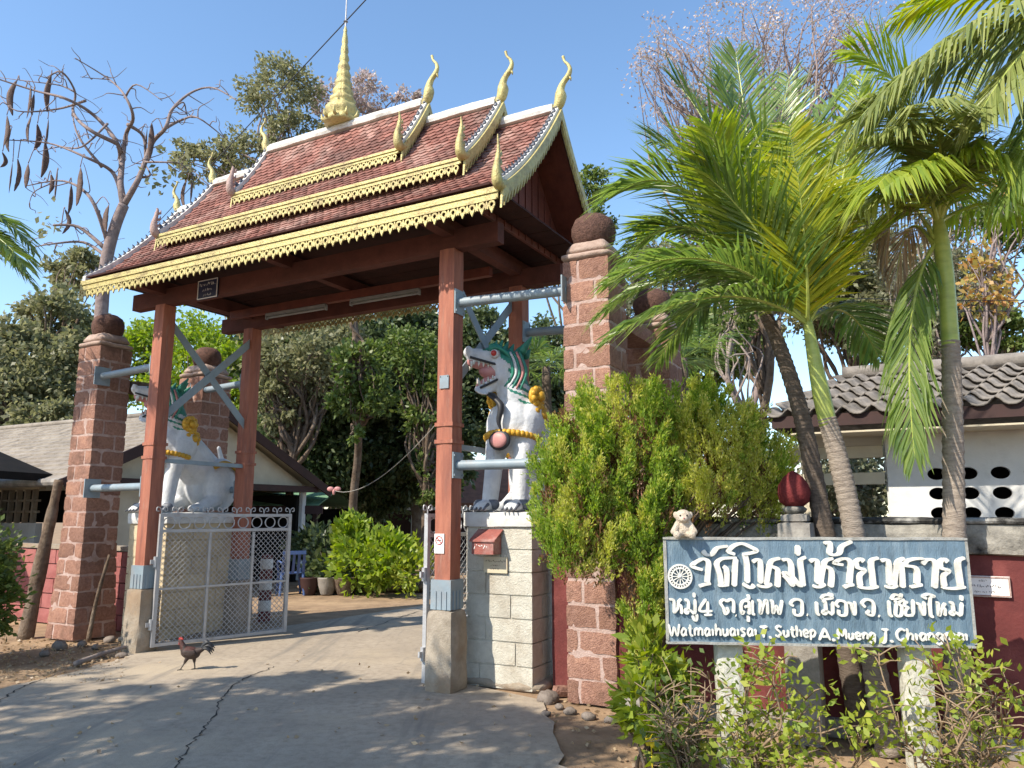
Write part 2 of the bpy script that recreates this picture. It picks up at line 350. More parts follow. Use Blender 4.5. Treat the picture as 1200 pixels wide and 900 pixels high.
M['palm_yellow'] = leafmat('palm_yellow', [(.30, .36, .02), (.42, .42, .02), (.20, .30, .03), (.50, .42, .02)], .45, .35, .5)
M['palm_lime'] = leafmat('palm_lime', [(.20, .29, .045), (.29, .37, .055), (.38, .43, .07), (.16, .24, .04)], .5, .33, .6)
M['palm_droop'] = leafmat('palm_droop', [(.17, .21, .06), (.25, .29, .09), (.33, .35, .13), (.12, .17, .05)], .38, .35, .5)
# ================================================================== GROUND
def sheet(name, poly, z, mt, cuts=0):
    me = bpy.data.meshes.new(name); bm = bmesh.new(); bm.faces.new([bm.verts.new((x, y, z)) for x, y in poly])
    bm.to_mesh(me); bm.free(); me.materials.append(mt)
    o = bpy.data.objects.new(name, me); COL.objects.link(o); return struct(o)
# dirt ground: one sheet with a fine, slightly uneven middle
def ground_mesh():
    mb = MB(); xs = [-400, -120, -40] + [-16 + .4 * i for i in range(81)] + [40, 120, 400]; ys = [-300, -60, -15] + [-4 + .4 * i for i in range(101)] + [60, 150, 600]
    for y in ys:
        for x in xs:
            n = mnoise.noise(Vector((x * .8, y * .8, 0))) * .5 + mnoise.noise(Vector((x * 2.3, y * 2.3, 4)))*.4
            mb.v.append((x, y, -.012 + .012 * n))
    W = len(xs)
    for j in range(len(ys) - 1):
        for i in range(W - 1): mb.f.append((j * W + i, j * W + i + 1, (j + 1) * W + i + 1, (j + 1) * W + i)); mb.m.append(0)
    return mb
struct(ground_mesh().build('ground', M['dirt'], smooth=True))
# concrete drive, with cracks and cast joints as real grooves are too thin: they are stains of the slab itself
def drive_mat():
    m, nt, p = nodes('drive_concrete'); N = nt.nodes; Lk = nt.links
    tc = N.new('ShaderNodeTexCoord'); o = tc.outputs['Object']
    def noise(sc, det=6):
        n = N.new('ShaderNodeTexNoise'); n.inputs['Scale'].default_value = sc; n.inputs['Detail'].default_value = det; n.inputs['Roughness'].default_value = .65; Lk.new(o, n.inputs['Vector']); return n.outputs[0]
    def rng(f, a, b):
        r = N.new('ShaderNodeMapRange'); r.inputs[1].default_value = a; r.inputs[2].default_value = b; Lk.new(f, r.inputs[0]); return r.outputs[0]
    def mix(f, x, y):
        k = N.new('ShaderNodeMix'); k.data_type = 'RGBA'; Lk.new(f, k.inputs[0])
        for i, q in ((6, x), (7, y)):
            if hasattr(q, 'links'): Lk.new(q, k.inputs[i])
            else: k.inputs[i].default_value = (*q, 1)
        return k.outputs[2]
    c = mix(rng(noise(1.1), .35, .7), (.40, .335, .258), (.29, .242, .188))
    c = mix(rng(noise(14, 8), .45, .75), c, (.25, .205, .155))
    c = mix(rng(noise(.45), .52, .66), c, (.42, .345, .25))
    c = mix(rng(noise(90, 2), .62, .72), c, (.17, .155, .14))
    mp = N.new('ShaderNodeMapping'); mp.inputs['Rotation'].default_value = (0, 0, R(-30)); mp.inputs['Scale'].default_value = (2.2, .16, 1); Lk.new(o, mp.inputs[0]); o = mp.outputs[0]
    c = mix(rng(noise(1.6, 4), .54, .70), c, (.21, .185, .155))
    o = tc.outputs['Object']
    Lk.new(c, p.inputs['Base Color']); p.inputs['Roughness'].default_value = .92; p.inputs['Specular IOR Level'].default_value = .2
    b = N.new('ShaderNodeBump'); b.inputs['Strength'].default_value = .45; b.inputs['Distance'].default_value = .01; Lk.new(noise(45, 8), b.inputs['Height']); Lk.new(b.outputs[0], p.inputs['Normal'])
    return m
M['drive'] = drive_mat()
M['crack'] = mat('crack', (.045, .038, .032), (.02, .018, .016), 20, 1)
def wob(a, b, n, amp, seed):
    rd = random.Random(seed); return [Vector(a).lerp(Vector(b), i / n) + Vector((rd.uniform(-amp, amp), rd.uniform(-amp, amp), 0)) for i in range(n)]
re0, re1 = gnd(662, 905), gnd(636, 818)
edge = []
edge += wob((re0.x + .35, -2.0, 0), (re0.x, re0.y, 0), 8, .02, 1) + wob(re0, re1, 14, .035, 2)
edge += [G(.02, .30), G(.02, 1.6), G(1.2, 4.2), G(6.5, 6.6), G(12, 9.5), G(12, 13.5), G(4, 11.6), G(-3.6, 8.0), G(-4.22, 1.6), G(-4.22, .2)]
le0, le1 = gnd(150, 772), gnd(-10, 812)
edge += wob(G(-4.3, -.1), le0, 5, .03, 3) + wob(le0, le1, 8, .05, 4) + wob(le1, (-9, 4.2, 0), 5, .05, 5) + [Vector((-9, -2.0, 0))]
sheet('driveway', [(p.x, p.y) for p in edge], .012, M['drive'])
def crack(name, pts, w, seed, z=.016):
    mb = MB(); rd = random.Random(seed); P = spline(pts, 14); L = []
    for i, p in enumerate(P):
        t = (P[min(i + 1, len(P) - 1)] - P[max(i - 1, 0)]).normalized(); n = Vector((-t.y, t.x, 0))
        j = n * rd.uniform(-.022, .022); ww = w * rd.uniform(.35, 1.15)
        L.append((p + j + n * ww, p + j - n * ww))
    vs = [Vector((q.x, q.y, z)) for pr in L for q in pr]
    mb.add(vs, [(2 * i, 2 * i + 1, 2 * i + 3, 2 * i + 2) for i in range(len(L) - 1)])
    struct(mb.build(name, M['crack']))
crack('driveway_crack', [gnd(322, 783), gnd(290, 795), gnd(265, 812), gnd(248, 845), gnd(225, 872), gnd(205, 905)], .007, 3)
crack('driveway_crack', [gnd(-5, 826), gnd(25, 808), gnd(68, 791)], .008, 4)
crack('driveway_crack', [gnd(420, 742), gnd(470, 724), gnd(510, 712)], .008, 5)

# ================================================================== GATE
gate = thing('temple_gate', 'tall temple gate with three-tiered red tile roof and gold trim on red wooden posts', 'gate', GO, GPHI)
POSTX = (0.0, -4.19); POSTY = (0.0, 1.4)
rdg = random.Random(7)
for px in POSTX:
    for py in POSTY:
        mb = MB()
        mb.rough((px, py, 2.52), (.185, .185, 3.16), (2, 2, 22), .0025, 0, 4, round_=.010)
        for z in (2.38, 2.22): mb.box((px, py, z), (.200, .200, .035), None, 0)
        po = mb.build('post', M['redwood'], gate)
        mb = MB(); mb.box((px, py, .84), (.215, .215, .26), None, 0)
        for k in (-1, 0, 1):
            mb.box((px + .055 * k, py - .109, .79), (.022, .012, .16), None, 0); mb.box((px + .109, py + .055 * k, .79), (.012, .022, .16), None, 0)
        mb.build('steel_shoe', M['steel'], po)
        mb = MB(); mb.rough((px, py, .355), (.285, .285, .72), (4, 4, 8), .012, 0, 6, round_=.022, taper=lambda w, a=px, b=py: Vector((a + (w.x - a) * (1.10 - .12 * w.z), b + (w.y - b) * (1.10 - .12 * w.z), w.z)))
        autosmooth(mb.build('post_footing', M['concrete'], po), 50)
# beams
def part_bar(name, a, b, w, h, mt, parent=gate):
    mb = MB(); mb.bar(a, b, w, h); return mb.build(name, mt, parent)
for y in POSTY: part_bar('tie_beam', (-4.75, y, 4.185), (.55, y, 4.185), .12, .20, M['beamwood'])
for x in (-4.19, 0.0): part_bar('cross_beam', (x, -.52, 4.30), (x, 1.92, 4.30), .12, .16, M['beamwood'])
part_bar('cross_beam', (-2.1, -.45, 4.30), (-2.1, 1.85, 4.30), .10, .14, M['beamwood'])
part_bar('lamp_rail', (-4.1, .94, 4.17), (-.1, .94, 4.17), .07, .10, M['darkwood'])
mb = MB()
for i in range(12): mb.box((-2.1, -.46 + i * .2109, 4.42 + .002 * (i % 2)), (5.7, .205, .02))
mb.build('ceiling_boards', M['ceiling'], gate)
# roof tiers
CX, CY = -2.1, .7
def slope(zr, ze, hw, k, d):
    t = d / hw; return zr - (zr - ze) * ((1 - k) * t + k * (1 - (1 - t) ** 2))
TIERS = [dict(hl=1.28, zr=6.20, ze=5.46, hw=.48, k=.18, f0=.055, fh=.11), dict(hl=2.26, zr=5.95, ze=5.00, hw=.77, k=.24, f0=.065, fh=.12), dict(hl=2.95, zr=5.68, ze=4.36, hw=1.25, k=.32, f0=.105, fh=.135)]
def fret(mb, x0, x1, y, ztop, h, sg, pitch):
    """cut-out scroll band hanging from ztop: rings, pointed drops and little leaves, 12 mm thick"""
    n = max(1, round((x1 - x0) / pitch)); p = (x1 - x0) / n; r = h * .27
    fn = lambda a, b, t: Vector((a, y + sg * t, b))
    mb.box(((x0 + x1) / 2, y + sg * .008, ztop - h * .06), (x1 - x0, .016, h * .12))
    for i in range(n):
        cx = x0 + (i + .5) * p; cz = ztop - h * .40
        ring = []; K = 9
        for j in range(K + 1): a = math.radians(-60 + 300 * j / K); ring.append((cx + (r * .98) * math.cos(a + math.pi / 2 + math.radians(-90)), cz + r * math.sin(a + math.pi / 2 + math.radians(-90))))
        for j in range(K):
            (a0, b0), (a1, b1) = ring[j], ring[j + 1]; q = .50
            mb.prism([(a0, b0), (a1, b1), (cx + (a1 - cx) * q, cz + (b1 - cz) * q), (cx + (a0 - cx) * q, cz + (b0 - cz) * q)], fn, 0, .012)
        mb.prism([(cx - p * .26, ztop - h * .62), (cx, ztop - h * .55), (cx + p * .26, ztop - h * .62), (cx + p * .12, ztop - h * .80), (cx, ztop - h), (cx - p * .12, ztop - h * .80)], fn, .001, .013)
        e = x0 + i * p
        if i: mb.prism([(e - p * .2, ztop - h * .5), (e, ztop - h * .1), (e + p * .2, ztop - h * .5), (e + p * .13, ztop - h * .72), (e, ztop - h * .64), (e - p * .13, ztop - h * .72)], fn, .002, .014)
chofa2d = [(-.02, .0), (.055, .035), (.075, .10), (.05, .17), (.045, .215), (.085, .25), (.105, .235), (.10, .28), (.125, .33), (.125, .385), (.095, .43), (.078, .47), (.082, .50)]
def chofa(mb, x, z, sg, y=CY):
    k0 = len(mb.v)
    pts = [Vector((x + sg * (a * 1.0 + .02), y, z + b * 1.12)) for a, b in [(-.06, -.05), (0, .03), (.02, .10), (.02, .17), (.055, .235), (.105, .285), (.130, .345), (.110, .40), (.070, .445), (.052, .50)]]
    rad = [.030, .058, .064, .042, .032, .031, .023, .018, .013, .017]
    P = spline(pts, 4); rr = np.interp(np.linspace(0, 9, len(P)), range(10), rad)
    mb.tube(P, list(rr), 10)
    mb.tube([(x + sg * .12, y, z + .33), (x + sg * .155, y, z + .29), (x + sg * .160, y, z + .255)], [.022, .014, .003], 6)   # beak
    mb.ell((x + sg * .035, y, z + .12), (.055, .06, .085), 8)
    if sg < 0: mb.v[k0:] = [(x + (a - x) * .82, y + (b - y) * .82, z + (c - z) * .82) for a, b, c in mb.v[k0:]]
def hanghong(mb, x, y, z, sg, sy, h=.42):
    pts = [(x, y - sy * .10, z + .06), (x, y, z + .0), (x, y + sy * .05, z + .03), (x, y + sy * .065, z + .12), (x, y + sy * .045, z + .22), (x, y + sy * .03, z + .32), (x, y + sy * .045, z + h)]
    P = spline(pts, 4); rr = np.interp(np.linspace(0, 6, len(P)), range(7), [.035, .05, .052, .040, .027, .017, .005]); mb.tube(P, list(rr), 8)
    for k, zz in enumerate((.10, .18, .26)):
        mb.tube([(x, y + sy * .05, z + zz), (x, y - sy * .015, z + zz + .03), (x, y - sy * .02, z + zz + .075)], [.025, .016, .003], 6)
for ti, T in enumerate(TIERS):
    hl, zr, ze, hw, k = T['hl'], T['zr'], T['ze'], T['hw'], T['k']
    x0, x1 = CX - hl, CX + hl
    S = lambda d: slope(zr, ze, hw, k, d)
    # roof body (thin slab following the profile) carrying its tiles as surface
    mb = MB(); NS = 12
    ds = [hw * i / NS for i in range(NS + 1)]
    for sg in (-1, 1):
        top = [(sg * d, S(d)) for d in ds]; bot = [(sg * d, S(d) - .05) for d in ds]
        for i in range(NS):
            a, b, c_, d_ = top[i], top[i + 1], bot[i + 1], bot[i]
            mb.prism([a, b, c_, d_], lambda p, q, t: Vector((t, CY + p, q)), x0 + .03, x1 - .03, 1)
        # tiles
        L = 0; acc = [0]
        for i in range(1, 200): d = hw * i / 199; dp = hw * (i - 1) / 199; L += math.hypot(d - dp, S(d) - S(dp)); acc.append(L)
        def pos(l):
            j = int(np.searchsorted(acc, l)); j = min(max(j, 1), 199); f = (l - acc[j - 1]) / (acc[j] - acc[j - 1]); d = hw * (j - 1 + f) / 199; return Vector((0, CY + sg * d, S(d)))
        rows = int(L / .082); W = .105; n = int((x1 - x0 - .1) / W); W = (x1 - x0 - .1) / n
        for r_ in range(rows + 1):
            l0 = max(0, L - (r_ + 1) * L / (rows + 1) - .02); l1 = min(L, L - r_ * L / (rows + 1) + .008)
            a = pos(l0); b = pos(l1); t = (b - a).normalized(); nrm = Vector((1, 0, 0)).cross(t) * sg
            if nrm.z < 0: nrm = -nrm
            off = W * .5 if r_ % 2 else 0
            for i in range(n):
                xa = x0 + .05 + i * W + off
                if xa + W > x1 - .04: continue
                u = nrm * rdg.uniform(.014, .021); e = b + t * rdg.uniform(-.005, .005); g_ = W * .03
                P = [a + Vector((xa + g_, 0, 0)) + nrm * .004, a + Vector((xa + W - g_, 0, 0)) + nrm * .004, e + Vector((xa + W - g_, 0, 0)) - t * .022 + u, e + Vector((xa + W * .5, 0, 0)) + t * .006 + u, e + Vector((xa + g_, 0, 0)) - t * .022 + u]
                Q = [p - nrm * .012 for p in P]
                mb.add(P + Q, [(0, 1, 2, 3, 4), (2, 7, 8, 3), (3, 8, 9, 4), (1, 6, 7, 2), (0, 4, 9, 5)], 0)
    roof = mb.build('roof_tier', [M['tile'], M['darkwood']], gate)
    # white ridge
    mb = MB(); mb.rough((CX, CY, zr + .045), (2 * hl - .10, .12, .095), (30, 2, 2), .008, 0, 5, round_=.015)
    mb.rough((CX, CY, zr + .10), (2 * hl - .12, .06, .04), (30, 2, 1), .006, 0, 6, round_=.01)
    mb.build('ridge_cap', M['ridge_white'], roof)
    # gold eave boards and fretwork, front and back
    for sg in (-1, 1):
        y = CY + sg * (hw + .012); zt = S(hw) + .012
        mb = MB(); f0 = T['f0']
        mb.box((CX, y, zt - f0 * .25), (2 * hl - .02, .03, f0 * .5)); mb.box((CX, y - sg * .006, zt - f0 * .76), (2 * hl - .03, .02, f0 * .48))
        fret(mb, x0 + .02, x1 - .02, y + sg * .004, zt - f0, T['fh'], -sg * -1, .085 if ti < 2 else .10)
        mb.build('gold_eave_trim', M['gold'], roof)
    # gables
    for gs in (-1, 1):
        xg = CX + gs * hl
        for sg in (-1, 1):
            mb = MB()   # white verge with dark scales, gold toothed bargeboard beneath
            N2 = 14
            for i in range(N2):
                da, db = hw * i / N2, hw * (i + 1) / N2
                za, zb = S(da), S(db)
                mb.prism([(sg * da, za + .085), (sg * db, zb + .085), (sg * db, zb + .0), (sg * da, za + .0)], lambda p, q, t: Vector((xg + gs * t, CY + p, q)), -.055, .005, 0)
                mb.prism([(sg * da, za + .035), (sg * db, zb + .035), (sg * db, zb - .085), (sg * da, za - .085)], lambda p, q, t: Vector((xg + gs * t, CY + p, q)), .0052, .035, 1)
            nt_ = int(hw * 1.45 / .085)
            for i in range(nt_):
                d = hw * (i + .5) / nt_; z = S(d); w_ = hw / nt_ * .62
                mb.prism([(sg * (d - w_), S(max(0, d - w_)) - .07), (sg * (d + w_), S(min(hw, d + w_)) - .07), (sg * (d + w_ * 1.25), z - .215), (sg * (d + w_ * .2), z - .125)], lambda p, q, t: Vector((xg + gs * t, CY + p, q)), .008, .028, 1)
                tt = Vector((0, sg, (S(min(hw, d + .01)) - S(d - .01)) / .02)).normalized()
                mb.tube([(xg - gs * .02, CY + sg * d, z + .08), (xg - gs * .02, CY + sg * d - tt.y * .01, z + .115), (xg - gs * .02, CY + sg * d + tt.y * .03, z + .135)], [.024, .017, .003], 5, True, 2)
            mb.build('bargeboard', [M['ridge_white'], M['gold'], M['claw_grey']], roof)
            if gs < 0 and ti == 2 and sg < 0: continue
            mb = MB(); hanghong(mb, xg, CY + sg * (hw - .0), S(hw) + .02, gs, sg, (.40 if ti < 2 else .46) * (1 if gs > 0 else .85)); mb.build('eave_finial', M['gold'] if gs > 0 else M['mortar'], roof, True)
        mb = MB(); chofa(mb, xg - .02 * gs, zr + .06, gs); mb.build('ridge_finial', M['gold'], roof, True)
        # gable infill
        if ti == 2: gi, zb = .40, S(hw) - .02
        else: gi, zb = .10, slope(TIERS[ti + 1]['zr'], TIERS[ti + 1]['ze'], TIERS[ti + 1]['hw'], TIERS[ti + 1]['k'], hw) - .05
        poly = [(-hw * .985, zb)] + [(-hw * (1 - i / 8) * .985, S(hw * (1 - i / 8)) - .052) for i in range(1, 9)] + [(hw * i / 8 * .985, S(hw * i / 8) - .052) for i in range(1, 8)] + [(hw * .985, zb)]
        mb = MB(); mb.prism(poly, lambda p, q, t: Vector((xg - gs * t, CY + p, q)), gi, gi + .03)
        if ti == 2:
            for i in range(-7, 8):
                d = i * .15
                if abs(d) < hw * .9: mb.box((xg - gs * (gi - .006), CY + d, (S(abs(d)) - .10 + zb) / 2 + .0), (.011, .012, max(.02, S(abs(d)) - .12 - zb)))
        mb.build('gable_panel', M['darkwood'], roof)
# spire
SPW = .88
sp = [(.24, -.02), (.25, .03), (.20, .06), (.21, .09), (.225, .13), (.235, .18), (.20, .23), (.15, .26), (.175, .29), (.18, .32), (.145, .36), (.12, .38), (.14, .41), (.142, .44), (.115, .48), (.098, .50), (.118, .53), (.118, .56), (.095, .60), (.085, .62), (.10, .65), (.098, .68), (.078, .72), (.07, .74), (.085, .77), (.08, .80), (.06, .84), (.056, .86), (.068, .89), (.06, .93), (.045, .97), (.055, 1.0), (.048, 1.06), (.036, 1.11), (.044, 1.14), (.034, 1.22), (.022, 1.28), (.028, 1.30), (.012, 1.36)]
sp = [(a * SPW, b * .97) for a, b in sp]
mb = MB(); mb.lathe(sp, 28, (CX, CY, 6.31), 0, wob=lambda a, z: 1 + .055 * math.cos(a * 9))
for k in range(10):
    a = 2 * math.pi * k / 10; mb.tube([(CX + .19 * math.cos(a), CY + .19 * math.sin(a), 6.33), (CX + .24 * math.cos(a), CY + .24 * math.sin(a), 6.36), (CX + .25 * math.cos(a), CY + .25 * math.sin(a), 6.42)], [.03, .022, .004], 6)
spire = mb.build('spire', M['gold'], gate, True)
mb = MB(); mb.tube([(CX, CY, 7.62), (CX, CY, 8.35)], [.011, .006], 8); mb.tube([(CX - .0, CY, 7.70), (CX, CY, 7.72)], [.03, .012], 8)
mb.build('spire_rod', M['galv'], spire)
# steel bracing of the posts
for x in POSTX:
    sx = .03 if x < -1 else -.03
    part_bar('cross_brace', (x + sx, .05, 3.90), (x + sx, 1.35, 2.72), .012, .095, M['steel']); part_bar('cross_brace', (x + sx * 1.5, .05, 2.72), (x + sx * 1.5, 1.35, 3.90), .012, .095, M['steel'])
    part_bar('brace_rail', (x + sx, .06, 2.19), (x + sx, 1.34, 2.19), .05, .05, M['steel'])
for sx, x, xp, zs in ((1, .0, 1.18, (3.56, 2.0)), (-1, -4.19, -5.52, (3.34, 1.88))):
    for y in POSTY:
        for z in zs:
            mb = MB(); mb.tube([(x + sx * .09, y, z), (xp, y + (.12 if y < 1 else .2), z)], .047, 14)
            mb.box((x + sx * .098, y, z), (.012, .17, .24)); mb.box((xp - sx * .01, y + (.12 if y < 1 else .2), z), (.014, .22, .24))
            for dy in (-.07, .07):
                for dz in (-.09, .09): mb.box((x + sx * .108, y + dy, z + dz), (.014, .018, .018))
            autosmooth(mb.build('support_pipe', M['steel'], gate), 40)
# ================================================================== PILLARS
def pillar(label, gx, gy, w=.50, h=3.95, seed=0, flare=0.0, bud=True):
    t = thing('stone_pillar', label, 'pillar', G(gx, gy), GPHI, 'laterite gate pillars')
    rd = random.Random(seed); tp = (lambda q: Vector((q.x * (1 + flare * max(0, (1.5 - q.z)) ** 1.5), q.y * (1 + flare * max(0, (1.5 - q.z)) ** 1.5), q.z))) if flare else None
    mb = MB(); n = 19; ch = (h - .2) / n
    mb.rough((0, 0, (h - .2) / 2), (w - .012, w - .012, h - .2), (8, 8, 60), .007, 1, 7, tp, .01, seed)
    for i in range(n):
        z = ch * (i + .5); g = .018
        sx = (-.5 + (.66 if i % 2 else .30) + rd.uniform(-.05, .05)) * w; sy = (-.5 + (.32 if i % 2 else .68) + rd.uniform(-.05, .05)) * w
        for (xa, xb) in ((-w / 2, sx - g / 2), (sx + g / 2, w / 2)):
            for (ya, yb) in ((-w / 2, sy - g / 2), (sy + g / 2, w / 2)):
                hh = ch - g + rd.uniform(-.008, .006)
                mb.rough(((xa + xb) / 2, (ya + yb) / 2, z + rd.uniform(-.004, .004)), (xb - xa, yb - ya, hh), (6, 6, 4), .008, 0, 15, tp, .005, seed + i * 3.1)
    b = autosmooth(mb.build('shaft', [M['laterite'], M['mortar']], t), 24)
    mb = MB(); mb.rough((0, 0, h - .165), (w + .03, w + .03, .07), (6, 6, 2), .010, 0, 7, None, .015, seed)
    mb.rough((0, 0, h - .065), (w, w, .13), (8, 8, 3), .010, 0, 7, lambda q: Vector((q.x * (1 - .30 * max(0, (q.z - h + .13) / .13)), q.y * (1 - .30 * max(0, (q.z - h + .13) / .13)), q.z)), .02, seed)
    mb.build('cap', M['plaster'], t, True)
    if bud:
        mb = MB(); mb.lathe([(.15, -.05), (.185, .0), (.205, .07), (.205, .14), (.175, .215), (.11, .262), (.03, .28)], 28, (0, 0, h + .01), 0, wob=lambda a, z: 1 + .03 * mnoise.noise(Vector((math.cos(a) * 3, math.sin(a) * 3, z * 12))))
        mb.build('round_finial', M['laterite_dark'], t, True)
    return t
pillar('laterite block pillar standing behind the green cypress, nearest the camera, with dark domed top', 1.36, .33, .45, 4.03, 1)
pillar('laterite pillar in shade behind the near right pillar and palm fronds', 1.46, 1.72, .47, 3.66, 2, bud=True)
pillar('laterite pillar with dark ball top standing left of the open wire gate', -5.80, .33, .47, 3.97, 3, .14)
pillar('shaded laterite pillar behind the left lion statue', -5.5, 1.75, .52, 3.75, 4)
for lab, gx, z, ga in (('rough slab beam joining the two right laterite pillars', 1.43, 3.32, 'r'), ('wooden slab beam joining the two left laterite pillars', -5.64, 3.28, 'l')):
    mb = MB(); y0, y1 = (.60, 1.44); mb.rough((0, 0, 0), (.30, y1 - y0, .16), (4, 8, 3), .01, 0, 6)
    tag(mb.build('slab_beam', M['laterite' if ga == 'r' else 'bark'], None, loc=G(gx, (y0 + y1) / 2, z)), lab, 'beam').rotation_euler = (0, 0, GPHI)
# ================================================================== PEDESTALS
def pedestal(label, gx, gy, mt, seed):
    t = thing('statue_pedestal', label, 'pedestal', G(gx, gy), GPHI, 'block pedestals under the lions')
    w, d, h = .70, 1.25, 1.44; rd = random.Random(seed); mb = MB(); n = 7; ch = h / n; g = .007
    mb.box((0, 0, h / 2), (w - .034, d - .034, h))
    for i in range(n):
        z = ch * (i + .5); s0 = rd.uniform(-.10, .10) + (.12 if i % 2 else -.12)
        ys = [-d / 2, -d / 2 + (.22 if i % 2 else .40), -d / 2 + (.62 if i % 2 else .80), d / 2]
        for xa, xb in ((-w / 2, s0 - g / 2), (s0 + g / 2, w / 2)):
            for q in range(3): mb.rough(((xa + xb) / 2, (ys[q] + ys[q + 1]) / 2, z), (xb - xa, ys[q + 1] - ys[q] - g, ch - g + rd.uniform(-.001, .001)), (5, 5, 3), .0018, 0, 14, None, .003, seed + i)
    autosmooth(mb.build('block_body', mt, t), 22)
    mb = MB(); mb.rough((0, 0, h + .065), (w + .05, d + .05, .14), (10, 14, 3), .008, 0, 8, None, .008, seed); autosmooth(mb.build('plaster_cap', M['white'], t), 28)
    mb = MB(); mb.rough((0, .05, .03), (w + .16, d + .12, .12), (8, 10, 2), .03, 0, 5, None, .03, seed); mb.build('footing', M['concrete'], t, True)
    return t
pedestal('grey-white block pedestal with letterbox, right of the gateway', .36, .93, M['block'], 1)
pedestal('cream block pedestal left of the gateway behind the wire gate leaf', -4.62, .93, M['cream_block'], 2)
PED_TOP = 1.575
# ================================================================== LIONS
def make_lion(label, loc):
    t = thing('lion_statue', label, 'statue', loc, GPHI, 'guardian lion statues'); t.scale = (.92, 1, 1)
    mb = MB()
    for s in (-1, 1):
        mb.cap((s * .17, -.18, .88), (s * .17, -.30, .42), .145, .095); mb.cap((s * .17, -.30, .42), (s * .18, -.36, .08), .095, .085)
        mb.ell((s * .18, -.42, .055), (.10, .15, .06)); 
        for k in (-1, 0, 1): mb.cap((s * .18 + k * .055, -.45, .05), (s * .18 + k * .062, -.55, .03), .038, .028, 8)
        mb.ell((s * .25, .55, .38), (.17, .30, .36)); mb.cap((s * .28, .40, .16), (s * .27, .12, .06), .11, .075); mb.ell((s * .27, .08, .055), (.085, .14, .055))
        mb.ell((s * .19, -.12, .88), (.14, .17, .22))
    mb.ell((0, .55, .40), (.26, .34, .38)); mb.cap((0, .50, .50), (0, -.10, .92), .28, .26); mb.ell((0, -.20, .85), (.25, .22, .28))
    mb.cap((0, -.12, 1.0), (0, -.20, 1.32), .225, .165)
    mb.ell((0, -.25, 1.46), (.175, .215, .165))                                        # skull
    mb.cap((0, -.34, 1.50), (0, -.60, 1.53), .115, .085); mb.ell((0, -.66, 1.565), (.07, .06, .05))   # upper muzzle
    mb.cap((0, -.28, 1.33), (0, -.53, 1.19), .10, .066)                                 # lower jaw
    for s in (-1, 1): mb.ell((s * .10, -.28, 1.36), (.06, .11, .13)); mb.ell((s * .10, -.40, 1.62), (.055, .07, .04)); mb.ell((s * .045, -.67, 1.60), (.03, .035, .03))
    mb.cap((0, .80, .15), (0, .90, .55), .07, .05); mb.cap((0, .90, .55), (0, .74, .90), .05, .03)     # tail
    def paint(c, n):
        if c.z > 1.26 and c.y > -.34 and (c.z > 1.50 - (c.y + .34) * .7 or c.y > -.19): return 1
        if c.z > 1.585 and c.y > -.52: return 1
        if 1.05 < c.z < 1.40 and c.y > -.27 and math.sin((c.z * 1.0 + c.y * .55) * 62) > .35 and abs(c.x) > .05: return 1
        return 0
    body = blob(mb, 'body', [M['lionwhite'], M['green_paint']], t, .016, 4, paint=paint)
    # feet claws
    for s in (-1, 1):
        mb = MB()
        for k in (-1.5, -.5, .5, 1.5): mb.cap((s * .18 + k * .043, -.50, .065), (s * .18 + k * .050, -.60, .018), .021, .008, 8)
        mb.cap((s * .18 - .10, -.42, .07), (s * .18 + .10, -.42, .07), .05, .05, 10)
        mb.build('claws', M['claw_grey'], t, True)
        mb = MB(); mb.ell((s * .135, -.405, 1.545), (.035, .05, .045)); ey = mb.build('eye', M['lionwhite'], t, True)
        mb = MB(); mb.ell((s * .157, -.42, 1.545), (.022, .032, .030)); mb.build('iris', M['eye_red'], ey, True)
        mb = MB(); mb.tube(spline([(s * .12, -.46, 1.585), (s * .155, -.40, 1.605), (s * .165, -.31, 1.57), (s * .15, -.24, 1.50)], 5), [.02] * 16, 8); mb.build('brow', M['green_paint'], t, True)
        mb = MB()   # gold leaf tufts on the shoulder
        rd = random.Random(4)
        for (zz, yy, q) in ((1.13, -.13, 1.0), (.95, -.08, 1.1)):
            for i in range(9):
                a = 2 * math.pi * i / 9; mb.ell((s * (.255 + .02 * q), yy + .085 * q * math.cos(a), zz + .075 * q * math.sin(a)), (.036, .046, .040), 7)
            mb.ell((s * (.275 + .03 * q), yy, zz), (.05, .06, .055), 8); mb.ell((s * .24, yy, zz), (.05, .12 * q, .11 * q), 8)
        mb.build('gold_tuft', M['gold_paint'], t, True)
        mb = MB(); mb.cap((s * .13, -.10, 1.60), (s * .19, -.02, 1.72), .05, .012, 8); mb.build('ear', M['green_paint'], t, True)
        mb = MB(); mb.tube(spline([(s * .36, .28, .60), (s * .40, .45, .66), (s * .42, .66, .58), (s * .41, .78, .38)], 6), [.035] * 19, 8); mb.build('haunch_band', M['gold_paint'], t, True)
    for s in (-1, 1):
        for q, mt_ in enumerate(('green_paint', 'lionwhite', 'green_paint', 'pink', 'green_paint')):
            e = .034 * q; mb = MB(); mb.tube(spline([(s * (.125 + .012 * q), -.27 + e * .9, 1.57), (s * (.165 + .010 * q), -.23 + e * .9, 1.46), (s * (.165 + .012 * q), -.22 + e, 1.34), (s * (.135 + .016 * q), -.30 + e * 1.1, 1.22 - e * .25)], 6), list(np.interp(np.linspace(0, 1, 19), [0, .5, 1], [.012, .019, .008])), 8); mb.build('mane_lock', M[mt_], t, True)
    # open mouth: pink lining, white teeth
    mb = MB(); mb.ell((0, -.38, 1.385), (.098, .17, .085)); mb.cap((0, -.36, 1.44), (0, -.62, 1.475), .085, .055, 10); mb.cap((0, -.34, 1.355), (0, -.53, 1.225), .078, .05, 10); mb.build('mouth_lining', M['pink'], t, True)
    mb = MB(); mb.ell((0, -.40, 1.375), (.075, .11, .03)); mb.build('throat', M['eye_red'], t, True)
    mb = MB()
